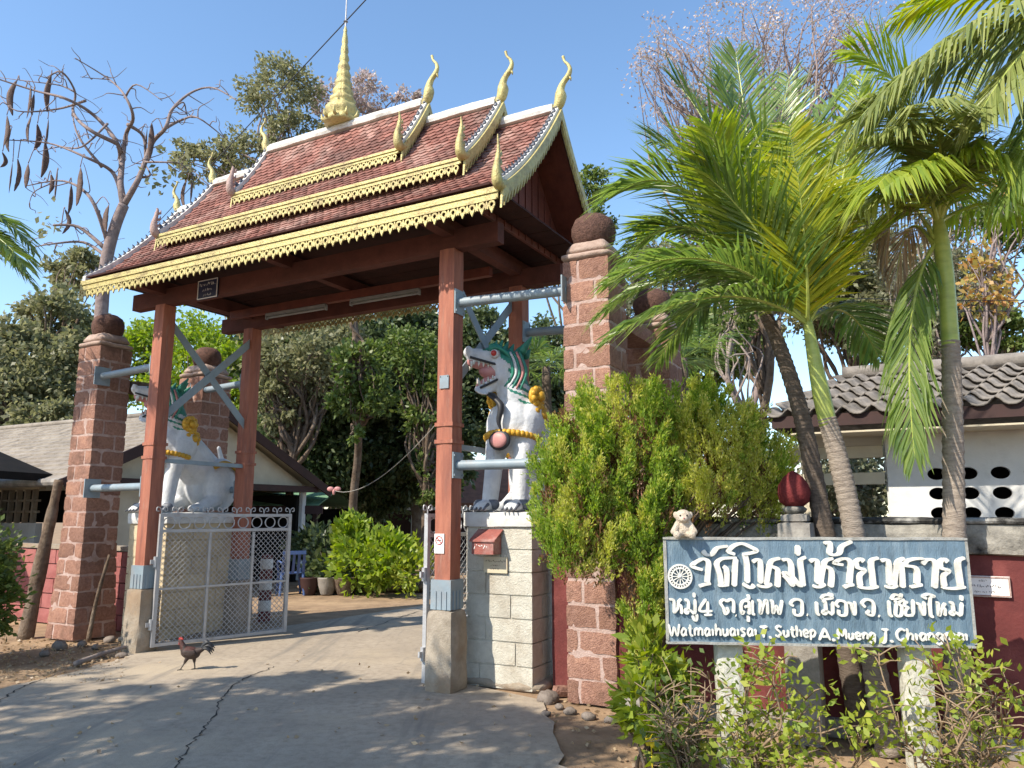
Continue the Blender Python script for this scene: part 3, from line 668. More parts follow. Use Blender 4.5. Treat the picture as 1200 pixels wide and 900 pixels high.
    for s in (-1, 1):
        for k in range(6):
            y = -.36 - .05 * k; mb.tube([(s * (.088 - .004 * k), y, 1.445 + .006 * k), (s * (.086 - .004 * k), y - .006, 1.395 + .006 * k)], [.017, .002], 6)
            if k < 4: mb.tube([(s * (.078 - .004 * k), y, 1.325 - .026 * k), (s * (.078 - .004 * k), y - .003, 1.378 - .026 * k)], [.015, .002], 6)
    for s in (-1, 1): mb.tube([(s * .045, -.63, 1.47), (s * .04, -.64, 1.39)], [.02, .002], 6); mb.tube([(s * .04, -.545, 1.235), (s * .035, -.56, 1.315)], [.018, .002], 6)
    mb.build('teeth', M['letterwhite'], t, True)
    # dark lip outline, beard, crest, belt, pendant
    mb = MB()
    for s in (-1, 1): mb.tube(spline([(s * .062, -.655, 1.51), (s * .100, -.50, 1.468), (s * .122, -.33, 1.425), (s * .120, -.29, 1.375), (s * .105, -.36, 1.300), (s * .070, -.55, 1.205)], 5), [.013] * 26, 6)
    mb.build('lip_line', M['black'], t, True)
    mb = MB(); mb.tube(spline([(0, -.44, 1.16), (0, -.45, 1.06), (.02, -.47, .98), (.0, -.48, .86), (.03, -.47, .76)], 5), list(np.interp(np.linspace(0, 4, 21), range(5), [.055, .045, .035, .024, .006])), 8); mb.build('beard', M['black'], t, True)
    mb = MB()
    for k in range(7): y = -.40 + k * .062; z = 1.62 + .02 * math.sin(k); mb.cap((0, y, z - .04), (0, y + .045, z + .085 - .01 * k), .045, .010, 8)
    mb.build('crest', M['green_paint'], t, True)
    mb = MB(); mb.tube([(.27 * math.cos(a) * 1.06, -.16 + .27 * math.sin(a), .70 - .06 * math.sin(a)) for a in [math.pi * (1 + i / 20) for i in range(21)]], [.030] * 21, 8)
    for i in range(21):
        a = math.pi * (1 + i / 20); mb.ell((.285 * math.cos(a) * 1.06, -.16 + .285 * math.sin(a), .70 - .06 * math.sin(a)), .034, 6)
    mb.build('gold_belt', M['gold_paint'], t, True)
    mb = MB(); mb.ell((.0, -.46, .68), (.13, .035, .10), 10); pe = mb.build('pendant', M['black'], t, True)
    mb = MB(); mb.ell((.0, -.482, .68), (.10, .03, .075), 10); mb.build('pendant_face', M['pink'], pe, True)
    # the head turns on the neck towards the gateway
    for o in [t] + list(t.children_recursive):
        if o.type != 'MESH': continue
        for v in o.data.vertices:
            z = v.co.z; k = min(1, max(0, (z - 1.02) / .20)); k = k * k * (3 - 2 * k); a = -R(46) * k; x, y = v.co.x, v.co.y + .16
            if o.name.startswith('gold_tuft'): continue
            v.co.x = x * math.cos(a) - y * math.sin(a); v.co.y = x * math.sin(a) + y * math.cos(a) - .16
        o.data.update()
    return t
lion = make_lion('white lion with green crest and open mouth on the letterbox pedestal', G(.33, .84, PED_TOP))
dup(lion, G(-4.72, .78, PED_TOP), GPHI + R(10), 'white lion partly hidden behind the left front red post')
# ================================================================== WIRE GATE LEAVES
def gate_leaf(label, a, b, h):
    a, b = Vector(a), Vector(b); L = (b - a).length; ang = math.atan2(b.y - a.y, b.x - a.x)
    t = thing('wire_gate', label, 'gate leaf', a, ang, 'swung-open wire gate leaves')
    z0 = .06; mb = MB(); r = .021
    for x in (0, L): mb.box((x, 0, (z0 + h) / 2), (.042, .042, h - z0))
    for x in (L * .36, L * .70): mb.box((x, 0, (z0 + h - .2) / 2), (.028, .028, h - z0 - .25))
    for z in (z0 + .02, h - .02, h - .20): mb.box((L / 2, 0, z), (L - .042, .036, .036))
    mb.box((L / 2, 0, .70), (L - .042, .03, .024))
    mb.build('frame', M['galv'], t)
    mb = MB(); p = .066; zt = h - .22; zb = z0 + .04; x0, x1 = .025, L - .025
    k = -int((zt - zb) / p) - 1
    while x0 + k * p < x1:
        xs = x0 + k * p; a_ = max(xs, x0); e = min(xs + (zt - zb), x1)
        if e > a_: mb.tube([(a_, .004, zb + a_ - xs), (e, .004, zb + e - xs)], .0036, 4, False); mb.tube([(a_, -.004, zt - (a_ - xs)), (e, -.004, zt - (e - xs))], .0036, 4, False)
        k += 1
    mb.build('chain_link', M['galv'], t)
    mb = MB(); n = int(L / .17); q = L / n
    for i in range(n):
        cx = (i + .5) * q; mb.tube([(cx + .068 * math.cos(j * .4488), 0, h - .11 + .068 * math.sin(j * .4488)) for j in range(15)], .0075, 5)
    for i in range(n + 1):
        for s in (-1, 1):
            cx = i * q; mb.tube(spline([(cx, 0, h), (cx + s * .015, 0, h + .06), (cx + s * .055, 0, h + .075), (cx + s * .06, 0, h + .035), (cx + s * .032, 0, h + .03)], 4), .0065, 5)
    mb.build('scroll_work', M['galv'], t)
    for z in (.25, .95): mb = MB(); mb.tube([(-.035, 0, z), (-.035, 0, z + .12)], .022, 8); mb.box((-.06, 0, z + .06), (.06, .02, .05)); mb.build('hinge', M['galv'], t)
    return t
gate_leaf('grey wire gate leaf with scrolls, swung open beside the left posts', G(-4.0, .02), G(-3.55, 1.62), 1.56)
gate_leaf('narrow-seeming wire gate leaf seen edge-on behind the right front post', G(-.20, -.04), G(-.02, 1.72), 1.56)
# ================================================================== COMPOUND WALLS
M['mouldtop'] = mat('mouldtop', (.05, .048, .045), (.025, .025, .025), 9, .95, .6, 40, c=(.45, .44, .41), cscale=5.5, camt=.9, spec=.1)
# right-hand wall, running on from the near right pillar
t = thing('compound_wall', 'dark red wall with mouldy grey cap running behind the blue name sign', 'wall', G(1.55, .12), GPHI)
mb = MB(); mb.rough((2.9, .10, .64), (5.8, .16, 1.28), (40, 2, 10), .006, 0, 3, None, .004); mb.build('wall_face', M['redwall'], t)
mb = MB(); mb.rough((2.9, .09, 1.385), (5.84, .24, .21), (60, 4, 3), .008, 0, 5, None, .015); mb.build('cap_course', M['mouldcap'], t)
mb = MB(); mb.rough((2.9, .09, 1.505), (5.85, .26, .05), (60, 4, 2), .010, 0, 6, None, .012); mb.build('cap_top', M['mouldtop'], t)
mb = MB(); mb.rough((2.9, .09, .06), (5.8, .24, .14), (40, 2, 2), .01, 0, 5); mb.build('footing', M['cement'], t)
t = thing('compound_wall', 'short dark red wall between the grey-white pedestal and the near right pillar', 'wall', G(.80, .62), GPHI)
mb = MB(); mb.rough((.19, 0, .62), (.40, .15, 1.24), (6, 2, 10), .006, 0, 3, None, .004); mb.build('wall_face', M['redwall'], t)
t = thing('compound_wall', 'pinkish red block wall left of the left laterite pillar', 'wall', G(-6.0, .95), GPHI)
for i in range(5):
    mb = MB() if i == 0 else mb
    for k in range(8): mb.rough((-.25 - .5 * k + (.25 if i % 2 else 0) + .62, 0, .105 + .21 * i), (.494, .15, .204), (4, 2, 2), .002, 0, 5, None, .005, i)
mb.build('wall_face', M['pinkwall'], t)
mb = MB(); mb.rough((-1.45, 0, 1.09), (4.4, .20, .07), (30, 2, 1), .006, 0, 5, None, .01); mb.build('cap_course', M['concrete'], t)
# concrete pier with a red lotus bud, on the wall behind the sign
pp = at(934, 640, 5.62); t = thing('wall_pier', 'grey concrete pier rising from the wall behind the name sign', 'pier', (pp.x + .0, pp.y, 0), GPHI)
mb = MB(); mb.rough((0, 0, .75), (.24, .24, 1.50), (4, 4, 14), .008, 0, 5, None, .014); mb.build('pier_shaft', M['cement'], t)
mb = MB(); mb.rough((0, 0, 1.525), (.20, .20, .06), (4, 4, 1), .006, 0, 5, None, .012); mb.build('pier_cap', M['cement'], t)
t = thing('lotus_bud', 'dark red lotus bud finial on the concrete pier behind the sign', 'finial', (pp.x, pp.y, 1.55), 0)
mb = MB(); mb.lathe([(.045, 0), (.075, .02), (.085, .04), (.06, .06)], 20); mb.build('bud_base', M['mouldcap'], t, True)
mb = MB(); mb.lathe([(.055, .055), (.098, .09), (.110, .15), (.100, .21), (.068, .265), (.03, .30), (.004, .315)], 30, wob=lambda a, z: 1 + .05 * abs(math.cos(a * 4 + z * 9))); mb.build('bud', M['budred'], t, True)
# ================================================================== BUILDINGS
# white building on the right
EL = at(893, 489, 9.2)
bR = thing('white_building', 'white building with wavy grey tile roof and round vent holes behind the palms', 'building', (EL.x, EL.y, 0), GPHI)
ez = EL.z; rz_ = 3.52; run = 2.5; sh = .72; Lx = 9.0
mb = MB(); rows = 7; pw = .30
for r_ in range(rows):
    y0, y1 = run * r_ / rows, run * (r_ + 1) / rows + .06; zz0 = ez + (rz_ - ez) * r_ / rows + .035; zz1 = ez + (rz_ - ez) * (r_ + 1) / rows + .0
    xs = sh * r_ / rows; nc = int((Lx - xs) / pw)
    for c_ in range(nc):
        K = 8; vs = []; jz = rdg.uniform(-.006, .006)
        for i in range(K + 1):
            x = xs + (c_ + i / K) * pw; w = .045 * math.cos(2 * math.pi * i / K) + .012 * math.cos(4 * math.pi * i / K)
            vs += [Vector((x, y0, zz0 + w + jz)), Vector((x + sh / rows, y1, zz1 + w + jz)), Vector((x, y0, zz0 + w - .022 + jz)), Vector((x + sh / rows, y1, zz1 + w - .022 + jz))]
        f = []
        for i in range(K): a = 4 * i; f += [(a, a + 4, a + 5, a + 1), (a + 2, a + 3, a + 7, a + 6), (a, a + 2, a + 6, a + 4)]
        f += [(0, 1, 3, 2), (4 * K, 4 * K + 2, 4 * K + 3, 4 * K + 1)]
        mb.add(vs, f)
rf = mb.build('roof', M['rooftile'], bR, True)
mb = MB(); mb.tube([(sh, run, rz_ + .06), (Lx, run, rz_ + .06)], .10, 10); mb.build('ridge_roll', M['rooftile'], rf, True)
mb = MB(); mb.add([(sh * 1.0, run, rz_ - .03), (Lx, run, rz_ - .03), (Lx, 2 * run, ez), (0, 2 * run, ez), (0.02, 0.02, ez - .02), (0.02, 2 * run, ez - .02)], [(0, 1, 2, 3), (0, 3, 5, 4)]); mb.build('rear_slope', M['rooftile'], rf)
mb = MB(); mb.box((Lx / 2 + .05, .06, ez - .07), (Lx - .1, .03, .14)); mb.box((.12, run, ez - .07), (.03, 2 * run - .2, .14)); mb.build('fascia', M['darkred'], bR)
mb = MB(); mb.box((Lx / 2 + .15, 1.1, ez - .21), (Lx - .3, 2.0, .02)); mb.build('soffit', M['creamwall'], bR)
# wall with round vents (real openings in a thick wall)
def vent_wall(W, H, th, holes, rx, rz2):
    """wall lying in XZ with oval holes: each hole's cell is a square with an oval cut out, the rest plain panels"""
    mb = MB(); xs = sorted({round(h[0], 4) for h in holes}); zs = sorted({round(h[1], 4) for h in holes}); cw = .15; chh = .108
    X = [0]; 
    for x in xs: X += [x - cw, x + cw]
    X.append(W); Z = [0]
    for z in zs: Z += [z - chh, z + chh]
    Z.append(H)
    for i in range(len(X) - 1):
        for j in range(len(Z) - 1):
            if X[i + 1] - X[i] < 1e-4 or Z[j + 1] - Z[j] < 1e-4: continue
            if i % 2 == 1 and j % 2 == 1:
                cx, cz = (X[i] + X[i + 1]) / 2, (Z[j] + Z[j + 1]) / 2; o = []; q = []; c4 = math.atan2(chh, cw)
                AN = sorted([2 * math.pi * (k + .5) / 24 for k in range(24)] + [c4, math.pi - c4, math.pi + c4, 2 * math.pi - c4]); K = len(AN)
                for a in AN:
                    ca, sa = math.cos(a), math.sin(a); m_ = max(abs(ca) / cw, abs(sa) / chh)
                    o.append((cx + ca / m_, cz + sa / m_)); q.append((cx + rx * ca, cz + rz2 * sa))
                vs = [Vector((a, 0, b)) for a, b in o] + [Vector((a, 0, b)) for a, b in q] + [Vector((a, th, b)) for a, b in q] + [Vector((a, th, b)) for a, b in o]
                f = []
                for k in range(K): n = (k + 1) % K; f += [(k, n, K + n, K + k), (K + k, K + n, 2 * K + n, 2 * K + k), (2 * K + k, 2 * K + n, 3 * K + n, 3 * K + k)]
                mb.add(vs, f)
            else:
                mb.add([(X[i], 0, Z[j]), (X[i + 1], 0, Z[j]), (X[i + 1], 0, Z[j + 1]), (X[i], 0, Z[j + 1])], [(0, 1, 2, 3)])
                mb.add([(X[i], th, Z[j]), (X[i + 1], th, Z[j]), (X[i + 1], th, Z[j + 1]), (X[i], th, Z[j + 1])], [(0, 1, 2, 3)])
    return mb
wl = 1.28
holes = [(.64 + .315 * i - wl + .62, z) for i in range(1, 14) for z in (1.565, 1.79, 2.015)]
holes = [h for h in holes if abs(((h[0] - .575) / .315) % 3 - 1.2) > -1]
mb = vent_wall(7.4, ez - .2, .14, [(x + .22, z) for x, z in holes], .095, .070)
o = mb.build('vent_wall', M['whitewall'], bR); o.location = (wl, .70, 0)
mb = MB(); mb.box((wl + .03, 2.3, (ez - .2) / 2), (.10, 3.1, ez - .2)); mb.build('side_wall', M['whitewall'], bR)
mb = MB(); mb.box((wl + 3.8, 1.5, ez / 2), (7.3, .05, ez - .3)); mb.build('interior_shade_sheet', M['dark'], bR)  # near-black sheet stands in for the shade of the room behind the vents
for z0 in (2.30, 1.98): part_bar('porch_beam', (.10, .75, z0), (wl - .03, .75, z0), .10, .14, M['creamwall'], bR)
mb = MB(); mb.box((.18, 2.2, 1.2), (.12, .12, 2.4)); mb.build('porch_post', M['creamwall'], bR)
# left building with shingled gable roof
bL = thing('low_building', 'low cream building with grey shingle gable roof behind the left pillars', 'building', G(-8.95, 5.16), GPHI)
rz_, ez, hs = 3.72, 2.12, 3.3; LL = 16.0
for sg, nm in ((-1, 'roof'), (1, 'roof')):
    mb = MB(); n = 16
    for i in range(n):
        ya, yb = sg * hs * (1 - i / n), sg * hs * (1 - (i + 1) / n); za = ez + (rz_ - ez) * i / n; zb = ez + (rz_ - ez) * (i + 1) / n
        for k in range(40 if sg < 0 else 1):
            w = LL / (40 if sg < 0 else 1); x1 = -w * k - .004; x0 = -w * (k + 1); off = rdg.uniform(-.003, .003)
            mb.add([(x0, ya, za + .045 + off), (x1, ya, za + .045 + off), (x1, yb - sg * .02, zb + .022 + off), (x0, yb - sg * .02, zb + .022 + off), (x0, ya, za + .012 + off), (x1, ya, za + .012 + off)], [(0, 1, 2, 3), (4, 5, 1, 0)])
    mb.add([(-LL, sg * hs, ez), (0, sg * hs, ez), (0, 0, rz_), (-LL, 0, rz_), (-LL, sg * hs, ez - .03), (0, sg * hs, ez - .03), (0, 0, rz_ - .03), (-LL, 0, rz_ - .03)], [(0, 1, 2, 3), (4, 5, 6, 7)], 1)
    rf = mb.build(nm, [M['shingle'], M['creamwall']], bL)
    mb = MB(); mb.bar((.02, sg * (hs + .02), ez - .06), (.02, 0, rz_ - .06), .04, .20); mb.build('bargeboard', M['darkred'], bL)
mb = MB(); mb.tube([(-LL, -hs - .05, ez - .03), (.0, -hs - .05, ez - .03)], .07, 8); mb.build('gutter', M['cement'], bL)
mb = MB(); mb.tube([(-LL, 0, rz_ + .04), (0, 0, rz_ + .04)], .07, 8); mb.build('ridge_roll', M['shingle'], bL, True)
gw = -.30; q = hs - .35
mb = MB(); mb.prism([(-q, 0), (.2, 0), (.2, ez - .02), (q, ez - .02), (q, ez), (0, rz_ - .12), (-q, ez)], lambda a, b, t: Vector((gw + t, a, b)), -.12, 0); mb.build('gable_wall', M['creamwall'], bL)
mb = MB(); mb.box((-1.5, q - .3, 1.0), (2.2, .10, 2.0)); mb.box((-2.6, 1.6, 1.0), (.10, 2.8, 2.0)); mb.build('interior_shade_sheet', M['dark'], bL)  # near-black sheets paint the shade inside the open end of the building
mb = MB(); mb.box((gw - .06, q - .2, ez / 2), (.12, .12, ez - .06)); mb.build('corner_post', M['whitewall'], bL)
mb = MB(); mb.bar((gw + .2, -q, ez + .02), (gw + .2, q, ez + .02), .10, .14); mb.build('gable_beam', M['darkred'], bL)
# front wall, with a shaded grille strip
fy = -q
mb = MB(); mb.box((-8.6, fy, .70), (14.8, .12, 1.40)); mb.build('front_wall', M['whitewall'], bL)
mb = MB(); mb.box((-8.6, fy, 2.13), (14.8, .12, .26)); mb.build('front_lintel', M['creamwall'], bL)
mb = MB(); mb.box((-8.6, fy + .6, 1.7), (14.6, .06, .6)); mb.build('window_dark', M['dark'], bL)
mb = MB()
for i in range(58): mb.box((-1.4 - i * .25, fy, 1.70), (.045, .09, .60))
for z in (1.60, 1.80): mb.box((-8.6, fy - .002, z), (14.7, .05, .04))
mb.build('window_grille', M['concrete'], bL)
# far dark roof corner at the left edge
c0 = at(-40, 560, 12.5)
t = thing('dark_roof_shed', 'dark roofed shed corner at the left edge beside the grey shingle roof', 'shed', (c0.x - 2.2, c0.y, 0), R(-10))
mb = MB(); mb.prism([(-2.7, 2.25), (0, 3.25), (2.7, 2.25), (2.7, 2.12), (0, 3.12), (-2.7, 2.12)], lambda a, b, t_: Vector((a, t_, b)), -1.6, 1.6); mb.build('roof', M['dark'], t)
mb = MB(); mb.box((-.2, .2, 1.05), (4.0, 2.2, 2.1)); mb.build('wall', M['concrete'], t)
# green-roofed shelter
t = thing('green_roof_shelter', 'low open shelter with pale green roof and red fascia behind the gate', 'shelter', (-5.9, 20.0, 0), R(-6))
mb = MB()
for i in range(5):
    for k in range(14): mb.box((-2.1 + .26 * k, -1.15 + i * .24, 1.80 + i * .07), (.252, .27, .03), Matrix.Rotation(R(17), 3, 'X'))
mb.build('roof', M['greenroof'], t)
mb = MB(); mb.add([(-2.2, -.1, 2.08), (1.5, -.1, 2.08), (1.5, 1.2, 1.75), (-2.2, 1.2, 1.75)], [(0, 1, 2, 3)]); mb.build('rear_slope', M['greenroof'], t)
mb = MB(); mb.box((-.35, -1.28, 1.66), (3.75, .05, .20)); mb.build('fascia', M['darkred'], t)
for x in (-2.0, 1.25):
    for y in (-1.0, 1.0): part_bar('post', (x, y, 0), (x, y, 1.72), .10, .10, M['darkred'], t)
mb = MB(); mb.box((-.35, 1.1, .85), (3.6, .08, 1.7)); mb.build('shade_backing', M['dark'], t)  # shelter's dark interior: its shade is put into this near-black backing
mb = MB(); mb.box((-.35, -.9, .75), (3.4, .06, .10)); mb.build('rail', M['darkred'], t)
# far brick-roofed house
c0 = at(468, 600, 27)
t = thing('brick_roof_house', 'distant low house with brick red roof beyond the drive', 'house', (c0.x + .6, c0.y + 2, 0), R(8))
mb = MB(); mb.prism([(-2.2, 1.95), (0, 3.6), (2.2, 1.95), (2.2, 1.80), (0, 3.45), (-2.2, 1.80)], lambda a, b, t_: Vector((t_, a, b)), -3.2, 3.6); mb.build('roof', M['brickroof'], t)
mb = MB(); mb.box((.2, 0, .9), (5.8, 3.4, 1.8)); mb.build('wall', M['darkred'], t)
mb = MB(); mb.box((.2, -2.15, 1.78), (6.9, .06, .16)); mb.build('fascia', M['whitewall'], t)
for x in (-2.4, -.4, 2.0): part_bar('post', (x, -2.0, 0), (x, -2.0, 1.75), .12, .12, M['whitewall'], t)
# ================================================================== NAME SIGN
SL, SR = at(780, 632, 4.93), at(1131, 632, 4.77)
sa = math.atan2(SR.y - SL.y, SR.x - SL.x); SW = math.hypot(SR.x - SL.x, SR.y - SL.y); SZ0, SZ1 = .775, 1.398; SH = SZ1 - SZ0
sc_ = (SL + SR) / 2
sign = thing('temple_name_sign', 'blue temple name sign with white raised lettering on two whitewashed posts', 'sign', (sc_.x, sc_.y, 0), sa)
mb = MB(); mb.rough((0, .025, (SZ0 + SZ1) / 2), (SW, .05, SH), (40, 2, 16), .0022, 0, 5, None, .003); mb.build('board', M['signblue'], sign)
mb = MB()
mb.rough((0, .024, SZ1 + .004), (SW + .03, .064, .018), (40, 2, 1), .003, 0, 6, None, .003); mb.rough((0, .024, SZ0 - .004), (SW + .03, .064, .018), (40, 2, 1), .003, 0, 6, None, .003)
for s in (-1, 1): mb.rough((s * (SW / 2 + .004), .024, (SZ0 + SZ1) / 2), (.018, .064, SH - .014), (1, 2, 16), .003, 0, 6, None, .003)
mb.build('border', M['signedge'], sign)
for px in (855, 1066):
    p = at(px, 780, 5.0); lx = (Vector((p.x - sc_.x, p.y - sc_.y)) @ Vector((math.cos(sa), math.sin(sa))))
    mb = MB(); mb.rough((lx, .125, .62), (.17, .14, 1.24), (4, 3, 16), .006, 0, 6, None, .012, px); mb.build('post', M['postwhite'], sign)
Q = [(780, 632), (1131, 632), (1140, 757), (783, 753.5)]; T_ = [(-SW / 2, SH), (SW / 2, SH), (SW / 2, 0), (-SW / 2, 0)]
A_ = []; b_ = []
for (x, y), (u, v) in zip(Q, T_): A_ += [[x, y, 1, 0, 0, 0, -u * x, -u * y], [0, 0, 0, x, y, 1, -v * x, -v * y]]; b_ += [u, v]
Hm = np.append(np.linalg.solve(np.array(A_), np.array(b_)), 1).reshape(3, 3)
def sg_uv(px, py): q = Hm @ np.array([px, py, 1.0]); return (q[0] / q[2], q[1] / q[2])
def za(x, y): return sg_uv(770 + x / 6, 620 + y / 6)
def zb(x, y): return sg_uv(950 + x / 6, 620 + y / 6)
letter_k = [0]
def pen(mb, pts, w, nib=None, depth=.022, ends=True):
    """a brush stroke along pts (sign plane), thick on the downstrokes like a broad nib"""
    letter_k[0] += 1; dz = -depth - .0006 * (letter_k[0] % 9)
    P = [Vector((p.x, p.y)) for p in spline([Vector((a, b, 0)) for a, b in pts], 7)] if len(pts) > 2 else [Vector(pts[0]).lerp(Vector(pts[1]), i / 6) for i in range(7)]
    L = []; Rr = []; n = len(P)
    for i, p in enumerate(P):
        t = (P[min(i + 1, n - 1)] - P[max(i - 1, 0)]).normalized(); nn = Vector((-t.y, t.x))
        ww = w * .5 * (1 if nib is None else (nib + (1 - nib) * abs(t.y) ** 1.3))
        if ends and (i == 0 or i == n - 1): ww *= .40
        L.append(p + nn * ww); Rr.append(p - nn * ww)
    vs = [];
    for i in range(n): vs += [Vector((L[i].x, dz, L[i].y)), Vector((Rr[i].x, dz, Rr[i].y)), Vector((L[i].x, .002, L[i].y)), Vector((Rr[i].x, .002, Rr[i].y))]
    f = []
    for i in range(n - 1): a = 4 * i; f += [(a, a + 1, a + 5, a + 4), (a, a + 4, a + 6, a + 2), (a + 1, a + 3, a + 7, a + 5)]
    f += [(0, 2, 3, 1), (4 * n - 4, 4 * n - 3, 4 * n - 1, 4 * n - 2)]
    mb.add(vs, f)
PX = SW / 352.0 / 6       # one zoomed pixel
mb = MB(); W1 = 38 * PX
big_a = [  # first line, left part
 [(318, 288), (262, 272), (246, 254), (290, 222), (330, 212), (358, 240), (352, 320), (348, 380)], [(290, 404), (330, 392), (374, 384)],
 [(318, 152), (344, 180), (380, 180), (412, 142), (440, 128), (498, 120)],
 [(462, 262), (484, 290), (484, 372), (478, 392)], [(424, 398), (460, 398), (500, 390)], [(446, 392), (436, 320), (416, 246), (446, 212), (500, 204), (556, 202)], [(548, 206), (542, 300), (536, 404)],
 [(545, 178), (500, 156), (540, 116), (592, 102), (640, 118), (694, 152), (640, 172), (600, 176)], [(612, 170), (628, 250), (630, 380)], [(598, 386), (650, 412), (678, 392)],
 [(666, 232), (704, 214), (722, 246), (722, 384)], [(698, 396), (756, 406), (800, 384)], [(760, 396), (776, 300), (800, 226), (862, 204)], [(800, 262), (838, 282), (844, 330), (840, 408)],
 [(874, 218), (912, 214), (936, 250), (940, 318), (944, 404)], [(870, 318), (900, 306), (938, 330), (990, 390), (1016, 398)], [(880, 322), (906, 346), (944, 394)], [(1042, 196), (1004, 222), (1012, 320), (1020, 402)],
 [(986, 112), (986, 186)]]
big_b = [
 [(-12, 228), (22, 214), (42, 246), (40, 384)], [(8, 398), (50, 406), (94, 384)], [(58, 396), (74, 300), (98, 226), (152, 204)], [(100, 262), (132, 282), (140, 330), (132, 408)],
 [(90, 98), (124, 92), (132, 130), (130, 168), (160, 180), (196, 166), (216, 120), (286, 84)],
 [(222, 250), (178, 242), (164, 232), (210, 208), (252, 210), (274, 246), (268, 320), (262, 386)], [(222, 408), (252, 396), (294, 388)],
 [(366, 226), (342, 208), (312, 230), (322, 266), (366, 288), (334, 330), (340, 400)], [(322, 404), (400, 414), (466, 400)], [(470, 200), (420, 224), (424, 320), (432, 404)],
 [(486, 222), (520, 214), (540, 246), (544, 394)], [(512, 400), (560, 408), (596, 388)], [(572, 398), (586, 300), (606, 226), (650, 202)], [(624, 226), (630, 320), (634, 410)],
 [(782, 204), (720, 206), (664, 224), (662, 252), (716, 264), (736, 300), (734, 386)], [(686, 404), (730, 396), (770, 386)],
 [(774, 244), (804, 214), (846, 214), (868, 252), (864, 330), (858, 412)],
 [(950, 228), (926, 208), (898, 230), (906, 268), (954, 290), (918, 330), (926, 400)], [(906, 406), (990, 414), (1072, 402)], [(1070, 198), (1024, 224), (1030, 320), (1040, 404)]]
for s_ in big_a: pen(mb, [za(*p) for p in s_], W1, .46)
for s_ in big_b: pen(mb, [zb(*p) for p in s_], W1, .46)
mb.build('title_lettering', M['letterwhite'], sign, loc=(0, 0, SZ0))
mb = MB(); W2 = 21 * PX
sm_a = [[(80, 498), (106, 500), (114, 520), (114, 596)], [(114, 592), (138, 560), (146, 515), (166, 494)], [(142, 536), (162, 544), (166, 600)],
 [(188, 504), (206, 502), (216, 530), (208, 592), (190, 584), (196, 568), (230, 576), (254, 600)], [(262, 494), (262, 600)], [(256, 450), (256, 484)], [(244, 612), (252, 636), (268, 644), (274, 618), (270, 600)],
 [(384, 578), (292, 574), (340, 494)], [(350, 510), (350, 604)], [(324, 606), (382, 604)],
 [(484, 552), (492, 580), (472, 598), (462, 560), (440, 520), (462, 498), (486, 508), (514, 496), (532, 520), (530, 592)],
 [(606, 574), (590, 596), (584, 540), (600, 508), (634, 510), (640, 540), (640, 602)], [(606, 552), (624, 544), (640, 552)], [(614, 500), (638, 490), (632, 462)], [(622, 618), (634, 622), (634, 654)],
 [(664, 500), (664, 590), (682, 600)], [(700, 506), (718, 510), (720, 596), (742, 530), (764, 504), (770, 600)], [(788, 508), (804, 512), (808, 592), (830, 540), (852, 596), (872, 500)],
 [(952, 540), (932, 528), (944, 504), (974, 494), (1004, 504), (1012, 540), (1006, 600), (960, 600), (956, 560)], [(546, 608), (550, 610)], [(1046, 602), (1050, 604)]]
sm_b = [[(32, 510), (36, 590), (54, 600)], [(74, 512), (92, 512), (96, 590), (74, 590), (84, 574), (112, 580), (142, 602)], [(146, 508), (146, 602)], [(64, 492), (84, 466), (118, 464), (142, 484), (66, 494)], [(124, 446), (124, 472)], [(140, 450), (140, 476)],
 [(188, 548), (168, 528), (184, 504), (220, 506), (238, 530), (236, 600), (190, 600), (188, 566)], [(252, 520), (270, 522), (284, 570), (298, 604)], [(300, 506), (300, 604)],
 [(372, 548), (350, 520), (376, 494), (416, 502), (432, 540), (424, 600), (386, 594), (398, 566)], [(465, 608), (470, 611)],
 [(538, 500), (544, 600), (562, 604)], [(574, 502), (590, 520), (584, 600), (622, 602), (626, 545), (604, 516), (646, 490)], [(552, 494), (580, 458), (622, 478), (566, 494)], [(626, 450), (622, 478)],
 [(668, 516), (650, 508), (646, 536), (668, 548), (652, 570), (656, 602), (706, 602)], [(706, 492), (706, 600)], [(728, 522), (746, 524), (762, 570), (778, 604)], [(782, 506), (782, 604)],
 [(800, 486), (776, 470), (812, 454), (852, 470), (824, 484), (826, 600), (846, 610)], [(866, 516), (880, 520), (886, 604), (904, 556), (932, 516)], [(910, 552), (926, 560), (926, 606)],
 [(960, 516), (980, 518), (986, 592), (966, 592), (976, 576), (1004, 584), (1034, 606)], [(1046, 512), (1038, 606)], [(1044, 462), (1044, 500)]]
for s_ in sm_a: pen(mb, [za(*p) for p in s_], W2, .75, .016)
for s_ in sm_b: pen(mb, [zb(*p) for p in s_], W2, .75, .016)
mb.build('address_lettering', M['letterwhite'], sign, loc=(0, 0, SZ0))
def word(txt, x0, y0, x1, y1, zf, name='word'):
    cu = bpy.data.curves.new(name, 'FONT'); cu.body = txt; cu.size = 1; cu.extrude = .007; cu.offset = .0; cu.resolution_u = 4
    o = bpy.data.objects.new(name, cu); COL.objects.link(o); dg = bpy.context.evaluated_depsgraph_get(); dg.update()
    me = bpy.data.meshes.new_from_object(o.evaluated_get(dg)); bpy.data.objects.remove(o); bpy.data.curves.remove(cu)
    n = len(me.vertices); co = np.zeros(n * 3, np.float32); me.vertices.foreach_get('co', co); co = co.reshape(-1, 3)
    fs = [list(p.vertices) for p in me.polygons]; bpy.data.meshes.remove(me)
    mn, mx = co.min(0), co.max(0); (u0, v0), (u1, v1) = zf(x0, y1), zf(x1, y0)
    a = (co[:, 0] - mn[0]) / (mx[0] - mn[0]); b = (co[:, 1] - mn[1]) / (mx[1] - mn[1])
    return co, fs, a, b, u0, u1, v0, v1
